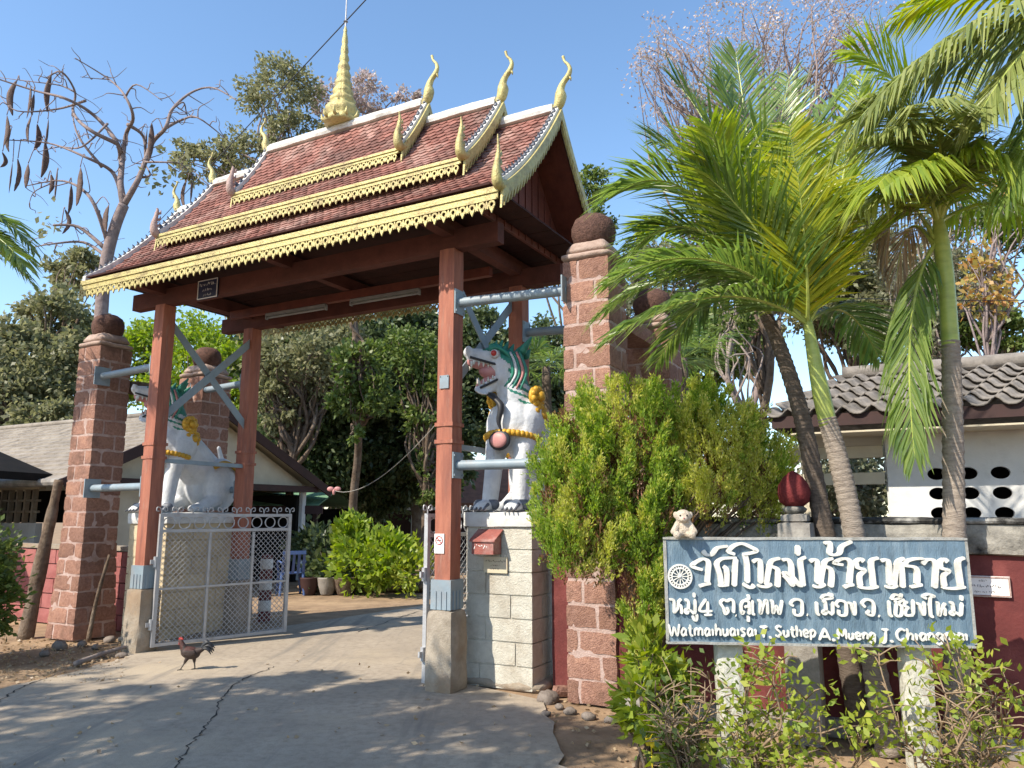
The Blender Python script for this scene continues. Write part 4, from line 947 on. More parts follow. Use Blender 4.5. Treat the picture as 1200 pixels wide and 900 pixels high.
def stroke_word(mb, txt, x0, x1, base, top, zf, w):
    """simple painted capitals and small letters drawn with a round brush; unit box 0..1 wide, x-height .6"""
    GL = {'W': (1.1, [[(0, 1), (.25, 0), (.5, .7), (.78, 0), (1, 1)]]), 'a': (.62, [[(.85, .55), (.45, .62), (.12, .3), (.4, 0), (.8, .25)], [(.86, .6), (.84, .2), (.98, 0)]]),
      't': (.5, [[(.5, .95), (.48, .2), (.75, 0), (1, .08)], [(.1, .62), (.95, .64)]]), 'm': (.95, [[(.08, .62), (.1, 0)], [(.1, .4), (.3, .62), (.48, .5), (.48, 0)], [(.5, .42), (.7, .62), (.9, .5), (.92, 0)]]),
      'i': (.26, [[(.5, .60), (.5, 0)]]), 'h': (.62, [[(.12, 1.05), (.14, 0)], [(.15, .36), (.5, .62), (.84, .45), (.86, 0)]]), 'u': (.62, [[(.12, .62), (.16, .15), (.5, 0), (.82, .25)], [(.86, .62), (.88, 0)]]),
      's': (.55, [[(.9, .55), (.5, .64), (.2, .48), (.75, .22), (.5, -.02), (.1, .06)]]), 'T': (.8, [[(0, .95), (1, 1)], [(.5, .95), (.48, 0)]]), '.': (.34, [[(.1, .0), (.9, .04)]]),
      'S': (.7, [[(.92, .9), (.5, 1), (.15, .78), (.8, .32), (.5, 0), (.05, .12)]]), 'e': (.62, [[(.14, .32), (.85, .36), (.6, .64), (.2, .5), (.2, .12), (.6, -.02), (.92, .12)]]),
      'p': (.62, [[(.12, .62), (.14, -.32)], [(.14, .45), (.55, .64), (.9, .35), (.55, .02), (.16, .12)]]), 'A': (.9, [[(0, 0), (.5, 1)], [(.5, 1), (1, 0)], [(.2, .32), (.84, .30)]]),
      'M': (1.0, [[(.08, 0), (.12, 1)], [(.12, 1), (.5, .35), (.88, 1)], [(.88, 1), (.94, 0)]]), 'n': (.62, [[(.12, .62), (.14, 0)], [(.15, .36), (.5, .62), (.84, .45), (.86, 0)]]),
      'g': (.62, [[(.84, .55), (.45, .62), (.12, .35), (.45, .08), (.82, .3)], [(.86, .6), (.84, -.2), (.4, -.36), (.08, -.22)]]), 'J': (.75, [[(.2, 1), (1, 1)], [(.65, 1), (.62, .1), (.3, -.08), (0, .1)]]),
      'C': (.8, [[(.95, .85), (.55, 1), (.1, .65), (.2, .15), (.6, 0), (.98, .15)]])}
    tot = sum(GL[c][0] + .12 for c in txt); x = 0; k = (x1 - x0) / tot
    for c in txt:
        gw_, st = GL[c]
        for s_ in st: pen(mb, [zf(x0 + (x + a * gw_) * k, base - b * (base - top)) for a, b in s_], w, None, .015)
        x += gw_ + .12
mb = MB(); W3 = 14 * PX
stroke_word(mb, 'Watmaihuaisai', 76, 700, 752, 672, za, W3); stroke_word(mb, 'T.', 714, 806, 764, 686, za, W3 * 1.15); stroke_word(mb, 'Suthep', 822, 1112, 756, 682, za, W3)
stroke_word(mb, 'A.', 48, 172, 780, 696, zb, W3 * 1.1); stroke_word(mb, 'Mueng', 174, 446, 772, 702, zb, W3); stroke_word(mb, 'J.', 474, 576, 788, 704, zb, W3 * 1.1); stroke_word(mb, 'Chiangmai', 584, 1092, 778, 700, zb, W3)
mb.build('latin_lettering', M['letterwhite'], sign, loc=(0, 0, SZ0))
# spoked wheel emblem
mb = MB(); cu_, cv_ = za(158, 336); r0 = 86 * PX
def ring(r, w, d, K=48):
    vs = []; f = []
    for k in range(K):
        a = 2 * math.pi * k / K
        for rr, dd in ((r - w, d), (r + w, d), (r + w, .002), (r - w, .002)): vs.append(Vector((cu_ + rr * math.cos(a), dd, cv_ + rr * math.sin(a))))
    for k in range(K):
        n = (k + 1) % K
        for q in range(4): f.append((4 * k + q, 4 * n + q, 4 * n + (q + 1) % 4, 4 * k + (q + 1) % 4))
    mb.add(vs, f)
ring(r0 * .96, r0 * .065, -.018); ring(r0 * .68, r0 * .05, -.017)
for k in range(12):
    a = 2 * math.pi * k / 12; pen(mb, [(cu_ + r0 * .1 * math.cos(a), cv_ + r0 * .1 * math.sin(a)), (cu_ + r0 * .70 * math.cos(a), cv_ + r0 * .70 * math.sin(a))], r0 * .075, None, .013, False)
for k in range(24):
    a = 2 * math.pi * (k + .5) / 24; pen(mb, [(cu_ + r0 * .66 * math.cos(a), cv_ + r0 * .66 * math.sin(a)), (cu_ + r0 * .95 * math.cos(a), cv_ + r0 * .95 * math.sin(a))], r0 * .11, None, .013, False)
mb.ell((cu_, -.012, cv_), (r0 * .15, .012, r0 * .15), 8)
mb.build('wheel_emblem', M['letterwhite'], sign, loc=(0, 0, SZ0))
# teddy on the sign's top edge
tp = at(801, 632, 4.90)
ted = thing('teddy_bear', 'small cream plush teddy sitting on the top left of the name sign', 'soft toy', (tp.x, tp.y - .012, SZ1 + .012), R(-8))
mb = MB(); mb.ell((0, .01, .055), (.052, .042, .058), 10); mb.ell((0, -.004, .128), (.050, .044, .044), 12); mb.ell((0, -.042, .112), (.027, .022, .020), 10)
for s in (-1, 1):
    mb.ell((s * .047, .004, .138), (.015, .012, .021), 8); mb.cap((s * .035, -.005, .085), (s * .062, -.03, .035), .019, .021, 10)
    mb.cap((s * .024, -.01, .018), (s * .046, -.062, .014), .020, .018, 10); mb.ell((s * .046, -.068, .016), (.023, .019, .025), 8)
blob(mb, 'plush_body', M['teddy'], ted, .0045, 2)
for s in (-1, 1): mb = MB(); mb.ell((s * .020, -.044, .134), .0062, 8); mb.build('eye', M['black'], ted, True)
mb = MB(); mb.ell((0, -.064, .118), (.007, .004, .005), 8); mb.build('nose', M['pink'], ted, True)
# ================================================================== SMALL FITTINGS
def scribble(mb, x0, x1, z, h, y, seed):
    """worn line of writing too small to read in the photograph"""
    rd = random.Random(seed); x = x0
    while x < x1 - h * .3:
        w = h * rd.uniform(.35, .7); P = [(x + w * rd.uniform(0, 1), z + h * rd.uniform(0, 1)) for _ in range(3)]
        for a, b in ((0, 1), (1, 2)):
            p, q = P[a], P[b]; mb.bar((p[0], y, p[1]), (q[0], y - .0004 * (seed % 5), q[1]), .0012, h * .14)
        x += w * 1.15
        if rd.random() < .12: x += h * .5
LBF = .93 - 1.25 / 2 - .004
t = thing('letterbox', 'faded red metal letterbox with sloping lid on the grey-white pedestal', 'letterbox', G(.28, LBF, 1.19), GPHI)
mb = MB(); mb.prism([(0, 0), (-.15, 0), (-.15, .12), (-.11, .155), (0, .155)], lambda a, b, x: Vector((x, a, b)), -.115, .115); mb.build('box_body', M['letterbox'], t)
mb = MB(); mb.prism([(.0, .225), (-.165, .125), (-.165, .112), (0, .212)], lambda a, b, x: Vector((x, a, b)), -.135, .135); mb.prism([(.0, .212), (-.09, .16), (0, .158)], lambda a, b, x: Vector((x, a, b)), -.11, .11); mb.build('lid', M['letterbox'], t)
mb = MB(); scribble(mb, -.09, .09, .045, .045, -.1515, 3); mb.build('lettering', M['signpaper'], t)
t = thing('small_plaque', 'small yellowish plaque with tiny writing just under the letterbox', 'plaque', G(.34, LBF, 1.09), GPHI)
mb = MB(); mb.box((0, -.008, 0), (.25, .014, .145)); mb.build('plate', M['plaque_yellow'], t)
mb = MB(); scribble(mb, -.11, .11, .025, .022, -.0165, 5); scribble(mb, -.05, .05, -.012, .016, -.0165, 6); scribble(mb, -.05, .04, -.042, .016, -.0165, 7); mb.build('lettering', M['black'], t)
t = thing('ochre_tile', 'ochre yellow plate set on the cream pedestal beside the left post', 'plaque', G(-4.46, LBF, 1.03), GPHI)
mb = MB(); mb.rough((0, -.006, 0), (.20, .014, .13), (4, 1, 3), .001, 0, 5); mb.build('plate', M['plaque_ochre'], t)
t = thing('no_smoking_sign', 'white no smoking notice on the right front red post', 'sign', G(-.028, -.0935, 1.29), GPHI)
mb = MB(); mb.box((0, -.004, 0), (.105, .006, .175)); mb.build('paper', M['signpaper'], t)
mb = MB(); mb.tube([(.036 * math.cos(a), -.0085, .028 + .036 * math.sin(a)) for a in [2 * math.pi * i / 24 for i in range(25)]], .0042, 6); mb.bar((-.025, -.009, .053), (.025, -.009, .003), .004, .007); mb.build('prohibition_ring', M['eye_red'], t)
mb = MB(); mb.box((-.002, -.0075, .028), (.044, .003, .007)); mb.build('cigarette', M['black'], t)
t = thing('grey_plate', 'small blue-grey plate screwed high on the right front red post', 'plate', G(0, -.0935, 2.78), GPHI)
mb = MB(); mb.box((0, -.005, 0), (.10, .008, .125)); mb.build('plate', M['steel'], t)
for s in (-1, 1): mb = MB(); mb.ell((s * .04, -.010, .05), (.006, .003, .006), 6); mb.build('screw', M['black'], t)
t = thing('navy_notice', 'small navy blue notice with white border and faint writing on the front beam', 'sign', G(-3.36, -.066, 4.17), GPHI)
mb = MB(); mb.box((0, -.008, .0), (.34, .014, .235)); mb.build('panel', M['navy'], t)
mb = MB()
for s in (-1, 1): mb.box((0, -.018, s * .110), (.33, .006, .008)); mb.box((s * .162, -.018, 0), (.008, .006, .212))
mb.build('border', M['signpaper'], t)
mb = MB(); scribble(mb, -.14, .14, .04, .04, -.017, 11); scribble(mb, -.08, .08, -.025, .035, -.017, 12); scribble(mb, -.07, .07, -.085, .03, -.017, 13); mb.build('lettering', M['signpaper'], t)
for lab, gx in (('fluorescent tube lamp under the gate ceiling, nearer the right posts', -1.55), ('fluorescent tube lamp under the gate ceiling, nearer the left posts', -2.95)):
    t = thing('tube_lamp', lab, 'lamp', G(gx, .94, 4.115), GPHI, 'unlit tube lamps under the gate roof')
    mb = MB(); mb.box((0, 0, -.018), (1.0, .05, .035)); mb.build('batten', M['tube'], t)
    mb = MB(); mb.tube([(-.49, 0, -.055), (.49, 0, -.055)], .014, 10); mb.build('tube', M['tube'], t, True)
    for s in (-1, 1): mb = MB(); mb.box((s * .50, 0, -.045), (.02, .04, .06)); mb.build('end_cap', M['tube'], t)
# white plaque on the red wall, right of the sign
wp = toG(at(1158, 688, 5.25)); t = thing('wall_plaque', 'white framed plaque with small black writing on the red wall right of the sign', 'plaque', G(wp.x, .135, wp.z), GPHI)
mb = MB(); mb.box((-.02, -.010, 0), (.30, .018, .135)); mb.build('plate', M['signpaper'], t)
mb = MB(); 
for s in (-1, 1): mb.box((-.02, -.021, s * .060), (.30, .006, .010)); mb.box((-.02 + s * .145, -.021, 0), (.010, .006, .108))
mb.build('border', M['mortar'], t)
mb = MB(); scribble(mb, -.05, .0, .03, .014, -.0205, 21); scribble(mb, -.11, .09, -.008, .020, -.0205, 22); scribble(mb, -.08, .05, -.043, .015, -.0205, 23); mb.build('lettering', M['black'], t)
# rope with bow
mb = MB(); a, b = at(392, 575, 15.6), G(-.0, .098, 2.62)
pts = [a.lerp(b, i / 20) - Vector((0, 0, .30 * 4 * (i / 20) * (1 - i / 20))) for i in range(21)]; mb.tube(pts, .005, 5)
tag(mb.build('string_line', M['rope']), 'pale string sagging from the low building eave to the right front post', 'string')
mb = MB()
for s in (-1, 1): mb.ell((a.x + s * .07, a.y - .05, a.z + .03), (.07, .03, .05), 8)
mb.ell((a.x, a.y - .06, a.z - .03), (.03, .03, .06), 6); tag(mb.build('pink_bow', M['pink']), 'small pink ribbon bow at the eave corner of the low building', 'bow')
# power cable and thin wires
mb = MB(); P0, P1 = at(436, -8, 12.5), at(352, 82, 15); mb.tube([P0 + (P0 - P1) * 2, P0, P1, P1 + (P1 - P0) * 4], .012, 5); tag(mb.build('power_cable', M['cable']), 'black cable crossing the sky behind the gold spire', 'cable')
for k, (y0, y1) in enumerate(((338, 350), (352, 362))):
    mb = MB(); p, q = at(740, y0, 11), at(1330, y1, 11.5); mb.tube([p.lerp(q, i / 12) - Vector((0, 0, .35 * (i / 12) * (1 - i / 12))) for i in range(13)], .006, 4)
    tag(mb.build('overhead_wire', M['cable']), ('upper' if k == 0 else 'lower') + ' thin wire strung behind the palms above the grey tile roof', 'wire', 'wires behind the palms')
# plastic chair
cp = gnd(340, 697); t = thing('plastic_chair', 'blue plastic armchair standing under the green roof shelter edge', 'chair', cp, R(205))
mb = MB(); mb.rough((0, 0, .42), (.44, .42, .03), (6, 6, 1), .004, 0, 3, None, .01); mb.build('seat', M['bluechair'], t, True)
for i, (x, y) in enumerate(((-.2, -.19), (.2, -.19), (-.2, .19), (.2, .19))): mb = MB(); mb.tube([(x * 1.15, y * 1.15, 0), (x, y, .42)], [.026, .034], 8); mb.build('leg', M['bluechair'], t)
mb = MB()
for x in (-.20, -.10, 0, .10, .20): mb.bar((x, .19, .42), (x * .95, .30, .82), .05, .014)
mb.bar((-.22, .30, .82), (.22, .30, .82), .02, .07); mb.build('backrest', M['bluechair'], t)
for s in (-1, 1): mb = MB(); mb.tube(spline([(s * .22, -.17, .42), (s * .25, -.16, .62), (s * .25, .05, .65), (s * .22, .24, .62)], 5), .02, 8); mb.build('armrest', M['bluechair'], t)
# pots by the planting bed, bin and banded post behind the wire gate
for lab, px, py, r, mt in (('pale round planter bowl on the ground left of the leafy bed', 383, 697, .20, 'cement'), ('dark clay pot on the ground right of the blue chair', 362, 697, .19, 'darkred'), ('wide dark clay pot at the foot of the leafy bed', 404, 697, .24, 'bark')):
    t = thing('plant_pot', lab, 'pot', gnd(px, py), 0, 'pots along the planting bed'); mb = MB()
    mb.lathe([(r * .55, 0), (r * .62, .02), (r * .92, .2), (r, .31), (r * 1.05, .33), (r * .95, .34), (r * .9, .29), (.02, .28)], 20); mb.build('bowl', M[mt], t, True)
    mb = MB(); mb.lathe([(r * .9, .27), (r * .5, .30), (.02, .31)], 12); mb.build('soil', M['bark'], t, True)
t = thing('yellow_bin', 'ochre yellow bin with grey lid behind the open wire gate', 'bin', gnd(273, 722), R(-20)); mb = MB(); mb.rough((0, 0, .40), (.42, .40, .80), (4, 4, 6), .004, 0, 3, lambda w: Vector((w.x * (.85 + .18 * w.z), w.y * (.85 + .18 * w.z), w.z)), .02); mb.build('bin_body', M['yellowbin'], t, True)
mb = MB(); mb.rough((0, 0, .84), (.46, .44, .07), (4, 4, 2), .004, 0, 3, None, .02); mb.build('lid', M['cement'], t, True)
t = thing('banded_post', 'short red and white banded post behind the free end of the wire gate', 'post', gnd(309, 728), 0)
for i in range(6): mb = MB(); mb.lathe([(.088, .15 * i), (.092, .15 * i + .02), (.092, .15 * i + .13), (.088, .15 * i + .149)], 18); mb.build('band', M['redwall' if i % 2 == 0 else 'whitewall'], t, True)
mb = MB(); mb.lathe([(.09, .90), (.07, .95), (.02, .97)], 18); mb.build('post_top', M['redwall'], t, True)
# ================================================================== ROOSTER
rp = gnd(222, 785, .012)
ro = thing('rooster', 'dark red and black rooster walking on the drive near the wire gate', 'rooster', rp, 0); ro.scale = (.80, .80, .80)
mb = MB(); mb.ell((0, 0, .205), (.125, .072, .078), 14, Matrix.Rotation(R(8), 3, 'Y')); mb.cap((-.075, 0, .235), (-.122, 0, .325), .052, .030); mb.ell((-.135, 0, .345), (.030, .024, .027), 10)
mb.cap((.08, 0, .22), (.145, 0, .250), .05, .03)
mb.ell((.0, .062, .215), (.09, .018, .05), 10); mb.ell((.0, -.062, .215), (.09, .018, .05), 10)
for (x0, x1, s) in ((-.02, -.055, -1), (.035, .045, 1)): mb.cap((x0, s * .028, .16), (x1, s * .028, .09), .032, .016, 10); mb.cap((x1, s * .028, .09), (x1 + (-.045 if s < 0 else .01), s * .03, .012), .011, .009, 8)
def rp_paint(c, n):
    if c.z < .088: return 2
    if c.x < -.085 and c.z > .25: return 1
    if c.z > .245 and -.06 < c.x < .06: return 1
    return 0
M['rooster_dark'] = mat('rooster_dark', (.030, .022, .020), (.055, .03, .022), 40, .6, .4, 60); M['rooster_red'] = mat('rooster_red', (.075, .022, .016), (.04, .015, .012), 50, .6, .5, 80); M['rooster_leg'] = mat('rooster_leg', (.10, .085, .07), None, 20, .6)
blob(mb, 'body', [M['rooster_dark'], M['rooster_red'], M['rooster_leg']], ro, .006, 3, paint=rp_paint)
mb = MB()
for k in range(9):
    a = R(-18 + k * 8); L = .20 - .010 * abs(k - 4); dy = (k % 3 - 1) * .012
    P = spline([(.12, dy * .5, .245), (.12 + L * .55 * math.cos(a), dy, .25 + L * .55 * math.sin(a) + .035), (.12 + L * math.cos(a) * .95, dy * 1.3, .235 + L * math.sin(a) * .75 - .01)], 5)
    mb.tube(P, list(np.interp(np.linspace(0, 2, len(P)), range(3), [.016, .020, .003])), 6)
mb.build('tail', M['black'], ro, True)
mb = MB()
for k in range(4): mb.ell((-.118 - .012 * k, 0, .372 + (.008 if k in (1, 2) else 0)), (.010, .004, .017), 6)
mb.ell((-.125, 0, .368), (.028, .005, .008), 6); mb.build('comb', M['eye_red'], ro, True)
mb = MB(); mb.tube([(-.158, 0, .345), (-.183, 0, .336)], [.010, .002], 6); mb.build('beak', M['rooster_leg'], ro)
for s in (-1, 1): mb = MB(); mb.ell((-.148, s * .012, .318), (.008, .006, .018), 6); mb.build('wattle', M['eye_red'], ro, True)
for (x1, s) in ((-.10, -1), (.055, 1)):
    mb = MB()
    for a in (-40, 0, 40, 180): mb.tube([(x1, s * .03, .012), (x1 - .042 * math.cos(R(a)), s * .03 + .042 * math.sin(R(a)), .004)], [.006, .003], 5)
    mb.build('foot', M['rooster_leg'], ro)
# ================================================================== RUBBLE, LOGS
rd = random.Random(12)
def rock(label, p, r, mt='rock', grp=None, flat=.6):
    t = MB(); t.rough((0, 0, r * flat * .4), (r * 2, r * 1.5, r * 2 * flat), (4, 4, 3), r * .22, 0, 2.2 / r * .5, None, r * .3, rd.uniform(0, 50))
    o = t.build('stone', M[mt], None, True, loc=p); o.rotation_euler = (0, 0, rd.uniform(0, 6)); return tag(o, label, 'stone', grp)
mb = MB(); mb.rough((0, 0, .045), (.16, .10, .09), (3, 3, 2), .006, 0, 12, None, .01); o = mb.build('brick', M['laterite'], loc=gnd(658, 816)); o.rotation_euler = (0, R(6), R(20)); tag(o, 'loose red brick lying at the foot of the near right pillar', 'brick')
rock('grey broken stone lying between the grey-white pedestal and the near right pillar', gnd(643, 822), .10)
for i, (x, y) in enumerate(((668, 836), (655, 830), (690, 842), (716, 846), (640, 838), (735, 838))): rock('small stone in the dirt at the base of the near right pillar', gnd(x, y), rd.uniform(.035, .06), 'rock', 'small stones at the near right pillar')
for i, (x, y) in enumerate(((96, 757), (112, 760), (128, 752), (70, 760), (52, 768), (142, 770), (118, 770))): rock('small stone in the dirt at the base of the left pillar', gnd(x, y), rd.uniform(.05, .10), 'rock', 'small stones at the left pillar')
def log(label, pts, r0, r1, mt='bark', name='log'):
    mb = MB(); P = spline(pts, 6); rr = [r0 + (r1 - r0) * i / (len(P) - 1) + rd.uniform(-.1, .1) * r0 for i in range(len(P))]; mb.tube(P, rr, 9); return tag(mb.build(name, M[mt], None, True), label, 'log' if r0 > .04 else 'branch')
a = G(-6.36, -.04, -.05); log('thick bare trunk leaning against the left laterite pillar', [a, G(-6.27, .0, .8), G(-6.16, .03, 1.6), G(-6.12, .05, 2.0)], .10, .05, 'bark', 'leaning_trunk')
log('pale branch lying on the dirt before the cream pedestal', [gnd(88, 778, .03), gnd(120, 766, .05), gnd(150, 757, .08)], .03, .018, 'palebark', 'branch')
log('thin brown stick propped between the left pillar and the cream pedestal', [G(-5.36, .15, 0), G(-5.34, .2, .5), G(-5.22, .24, 1.05)], .032, .016, 'bark', 'stick')
mb = MB(); mb.rough((0, 0, .05), (.26, .22, .1), (5, 5, 2), .03, 0, 6, None, .03); o = mb.build('cement_lump', M['cement'], loc=G(-.02, .48, 0)); o.rotation_euler = (0, 0, .4); tag(o, 'lump of cement beside the right post footing', 'rubble')
# ================================================================== VEGETATION
def ellips_pts(rg, n, c, r, shell=.5, flat=None):
    d = rg.normal(size=(n, 3)); d /= np.linalg.norm(d, axis=1, keepdims=True); q = rg.uniform(0, 1, (n, 1)) ** (1 / 3.0); q = shell + (1 - shell) * q
    return np.array(c) + d * q * np.array(r)
def limb(a, b, rg, sag=.0, n=4, jit=.08):
    a, b = Vector(a), Vector(b); L = (b - a).length; P = [a]
    for i in range(1, n): P.append(a.lerp(b, i / n) + Vector(rg.normal(size=3) * L * jit) + Vector((0, 0, sag * math.sin(math.pi * i / n) * L)))
    return P + [b]
def tree(name, label, base, lobes, leaf, lsize, per, clumps, bark='bark', tr=.16, group=None, seed=0, tight=.34, limbs=10, trunk_to=None, lasp=.55, droop=.25, cat='tree'):
    """lobes: (centre, radii) in world; leaves gather in uneven clumps spread through each lobe, with gaps between them"""
    rg = np.random.default_rng(seed); base = Vector(base); t = thing(name, label, cat, base, 0, group); lv = Leaves(seed); ends = []
    tot = sum(r[0] * r[1] * r[2] for _, r in lobes)
    for c, r in lobes:
        c = Vector(c) - base; r = Vector(r); k = max(4, int(clumps * (r[0] * r[1] * r[2] / tot) ** .75 * (len(lobes) ** .25)))
        C = ellips_pts(rg, k, c, r, .35); C += rg.normal(size=C.shape) * np.array(r) * .10
        for q in C:
            rr = tight * min(r) * rg.uniform(.55, 1.25); n = int(per * rg.uniform(.5, 1.3))
            P = q + rg.normal(size=(n, 3)) * rr * np.array([.55, .55, .40])
            out = P - np.array(c); out /= np.linalg.norm(out, axis=1, keepdims=True) + 1e-6
            lv.put(P, lsize, lsize * lasp, out * .7, droop, .8)
        idx = rg.choice(len(C), min(limbs, len(C)), replace=False); ends += [(C[i], c, min(r)) for i in idx]
    lv.build('crown', M[leaf], t)
    mb = MB(); top = Vector(trunk_to) - base if trunk_to is not None else (sum((Vector(c) for c, _ in lobes), Vector()) / len(lobes) - base) - Vector((0, 0, lobes[0][1][2] * .35))
    P = spline(limb((0, 0, -.05), top, rg, n=4, jit=.025), 4); rr = [tr * (1.25 if i == 0 else 1) * (1 - .5 * i / (len(P) - 1)) for i in range(len(P))]; mb.tube(P, rr, 9)
    for e, c, r in ends:
        s = P[int(rg.uniform(.55, .98) * (len(P) - 1))]; Q = spline(limb(s, e, rg, .06, 4, .06), 3); mb.tube(Q, [tr * .42 * (1 - .85 * i / (len(Q) - 1)) for i in range(len(Q))], 6)
    mb.build('trunk', M[bark], t, True)
    return t
def lobe(px, py, Y, rx, rz, ry=None): return (at(px, py, Y), (rx * Y / 900, ry or rx * Y / 900, rz * Y / 900))
def base_at(px, Y): p = at(px, 600, Y); return (p.x, p.y, 0)
BG = 'trees behind the temple gate'
# dense dark trees seen through the gate
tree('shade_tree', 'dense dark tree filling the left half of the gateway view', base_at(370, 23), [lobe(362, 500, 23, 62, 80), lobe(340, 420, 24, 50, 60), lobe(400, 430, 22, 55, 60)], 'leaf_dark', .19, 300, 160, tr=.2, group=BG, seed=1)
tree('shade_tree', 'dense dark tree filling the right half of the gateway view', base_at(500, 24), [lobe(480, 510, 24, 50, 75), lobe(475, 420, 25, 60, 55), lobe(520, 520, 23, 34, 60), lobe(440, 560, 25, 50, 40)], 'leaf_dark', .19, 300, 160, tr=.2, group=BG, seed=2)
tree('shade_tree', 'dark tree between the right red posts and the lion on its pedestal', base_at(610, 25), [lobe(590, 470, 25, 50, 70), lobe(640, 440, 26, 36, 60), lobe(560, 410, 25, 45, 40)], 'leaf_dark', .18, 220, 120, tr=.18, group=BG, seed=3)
tree('broadleaf_tree', 'sunlit green tree above the low building, seen between the left posts', base_at(240, 25), [lobe(235, 440, 25, 60, 60), lobe(170, 420, 26, 40, 45), lobe(290, 450, 24, 36, 55)], 'leaf_bright', .17, 150, 120, tr=.16, group=BG, seed=4)
tree('broadleaf_tree', 'olive green tree left of the left laterite pillar', base_at(40, 24), [lobe(45, 430, 24, 62, 50), lobe(70, 370, 25, 36, 34), lobe(20, 480, 24, 55, 36), lobe(95, 320, 27, 30, 26)], 'leaf_olive', .22, 80, 150, tr=.16, group=BG, seed=5)
tree('airy_tree', 'tall airy tree rising behind the left slope of the tiled roof', base_at(310, 30), [lobe(330, 110, 30, 44, 36), lobe(290, 180, 30, 40, 26), lobe(235, 190, 30, 36, 22), lobe(350, 160, 30, 40, 24)], 'leaf_olive', .20, 42, 130, tr=.16, bark='purplebark', group=BG, seed=6, trunk_to=at(315, 150, 30))
tree('airy_tree', 'sparse reddish tree top peeping out behind the gold spire', base_at(430, 32), [lobe(432, 108, 32, 26, 24), lobe(385, 120, 32, 26, 18), lobe(478, 112, 32, 18, 12)], 'leaf_pink', .18, 36, 60, tr=.13, bark='purplebark', group=BG, seed=7)
tree('airy_tree', 'small green tree top behind the right gable of the gate', base_at(690, 27), [lobe(690, 222, 27, 24, 24), lobe(630, 150, 28, 18, 16), lobe(700, 270, 27, 22, 24)], 'leaf_mid', .20, 36, 50, tr=.12, group=BG, seed=8)
tree('broadleaf_tree', 'grey-green tree between the right pillar and the near palms', base_at(820, 20), [lobe(800, 440, 20, 46, 40), lobe(850, 400, 20, 50, 40), lobe(795, 370, 21, 40, 26)], 'leaf_mid', .17, 60, 110, tr=.12, group=BG, seed=9)
tree('olive_tree', 'dry olive tree above the wavy grey tile roof', base_at(1000, 22), [lobe(985, 300, 22, 56, 60), lobe(1010, 370, 22, 60, 44), lobe(930, 340, 22, 40, 50), lobe(1060, 340, 22, 40, 46)], 'leaf_olive', .18, 70, 170, tr=.15, group=BG, seed=10)
tree('broadleaf_tree', 'green tree at the right edge above the tile roof', base_at(1190, 18), [lobe(1195, 250, 18, 42, 40), lobe(1130, 380, 19, 44, 24), lobe(1185, 390, 18, 36, 22)], 'leaf_mid', .16, 70, 80, tr=.12, group=BG, seed=11)
tree('orange_leaf_tree', 'thin tree with orange and yellow leaves right of the tall palm', base_at(1165, 15), [lobe(1160, 340, 15, 26, 40), lobe(1185, 210, 15, 18, 26), lobe(1145, 300, 15, 16, 18)], 'leaf_orange', .16, 12, 40, tr=.07, group=BG, seed=12, bark='purplebark')
tree('slender_tree', 'slender twin-trunked tree with few leaves behind the dark palm trunk', base_at(893, 13), [lobe(895, 330, 13, 36, 40), lobe(870, 300, 13, 24, 30)], 'leaf_olive', .12, 26, 60, tr=.10, group=BG, seed=15, trunk_to=at(892, 330, 13))
tree('slender_tree', 'thin pale-stemmed tree left of the tile roof corner', base_at(868, 12), [lobe(858, 370, 12, 26, 36), lobe(845, 330, 12, 20, 22)], 'leaf_mid', .11, 22, 46, tr=.05, bark='palebark', group=BG, seed=16, trunk_to=at(866, 360, 12))
tree('olive_tree', 'low dry bushy tree seen through the porch of the white building', base_at(1000, 15), [lobe(990, 570, 15, 46, 44), lobe(940, 560, 15.5, 44, 50), lobe(1040, 560, 15.5, 44, 44)], 'leaf_pale', .13, 60, 80, tr=.09, group=BG, seed=17, limbs=24, bark='palebark')
tree('olive_tree', 'pale dry tree filling the gap between the middle and right palms', base_at(1080, 19), [lobe(1085, 330, 19, 46, 56), lobe(1140, 330, 19, 40, 40), lobe(1050, 400, 19, 50, 36), lobe(1110, 250, 20, 34, 36)], 'leaf_pale', .15, 34, 110, tr=.12, group=BG, seed=18, limbs=26, bark='palebark')
tree('broadleaf_tree', 'hazy light tree behind the shaded back right pillar', base_at(780, 24), [lobe(770, 330, 24, 46, 50), lobe(830, 300, 24, 44, 44), lobe(740, 400, 24, 40, 50)], 'leaf_pale', .19, 50, 110, tr=.14, group=BG, seed=19, limbs=20)
tree('broadleaf_tree', 'light olive tree at the far left edge behind the dark shed roof', base_at(5, 22), [lobe(10, 480, 22, 50, 50), lobe(60, 500, 21, 46, 30), lobe(-30, 440, 22, 46, 40)], 'leaf_olive', .19, 60, 90, tr=.14, group=BG, seed=26)
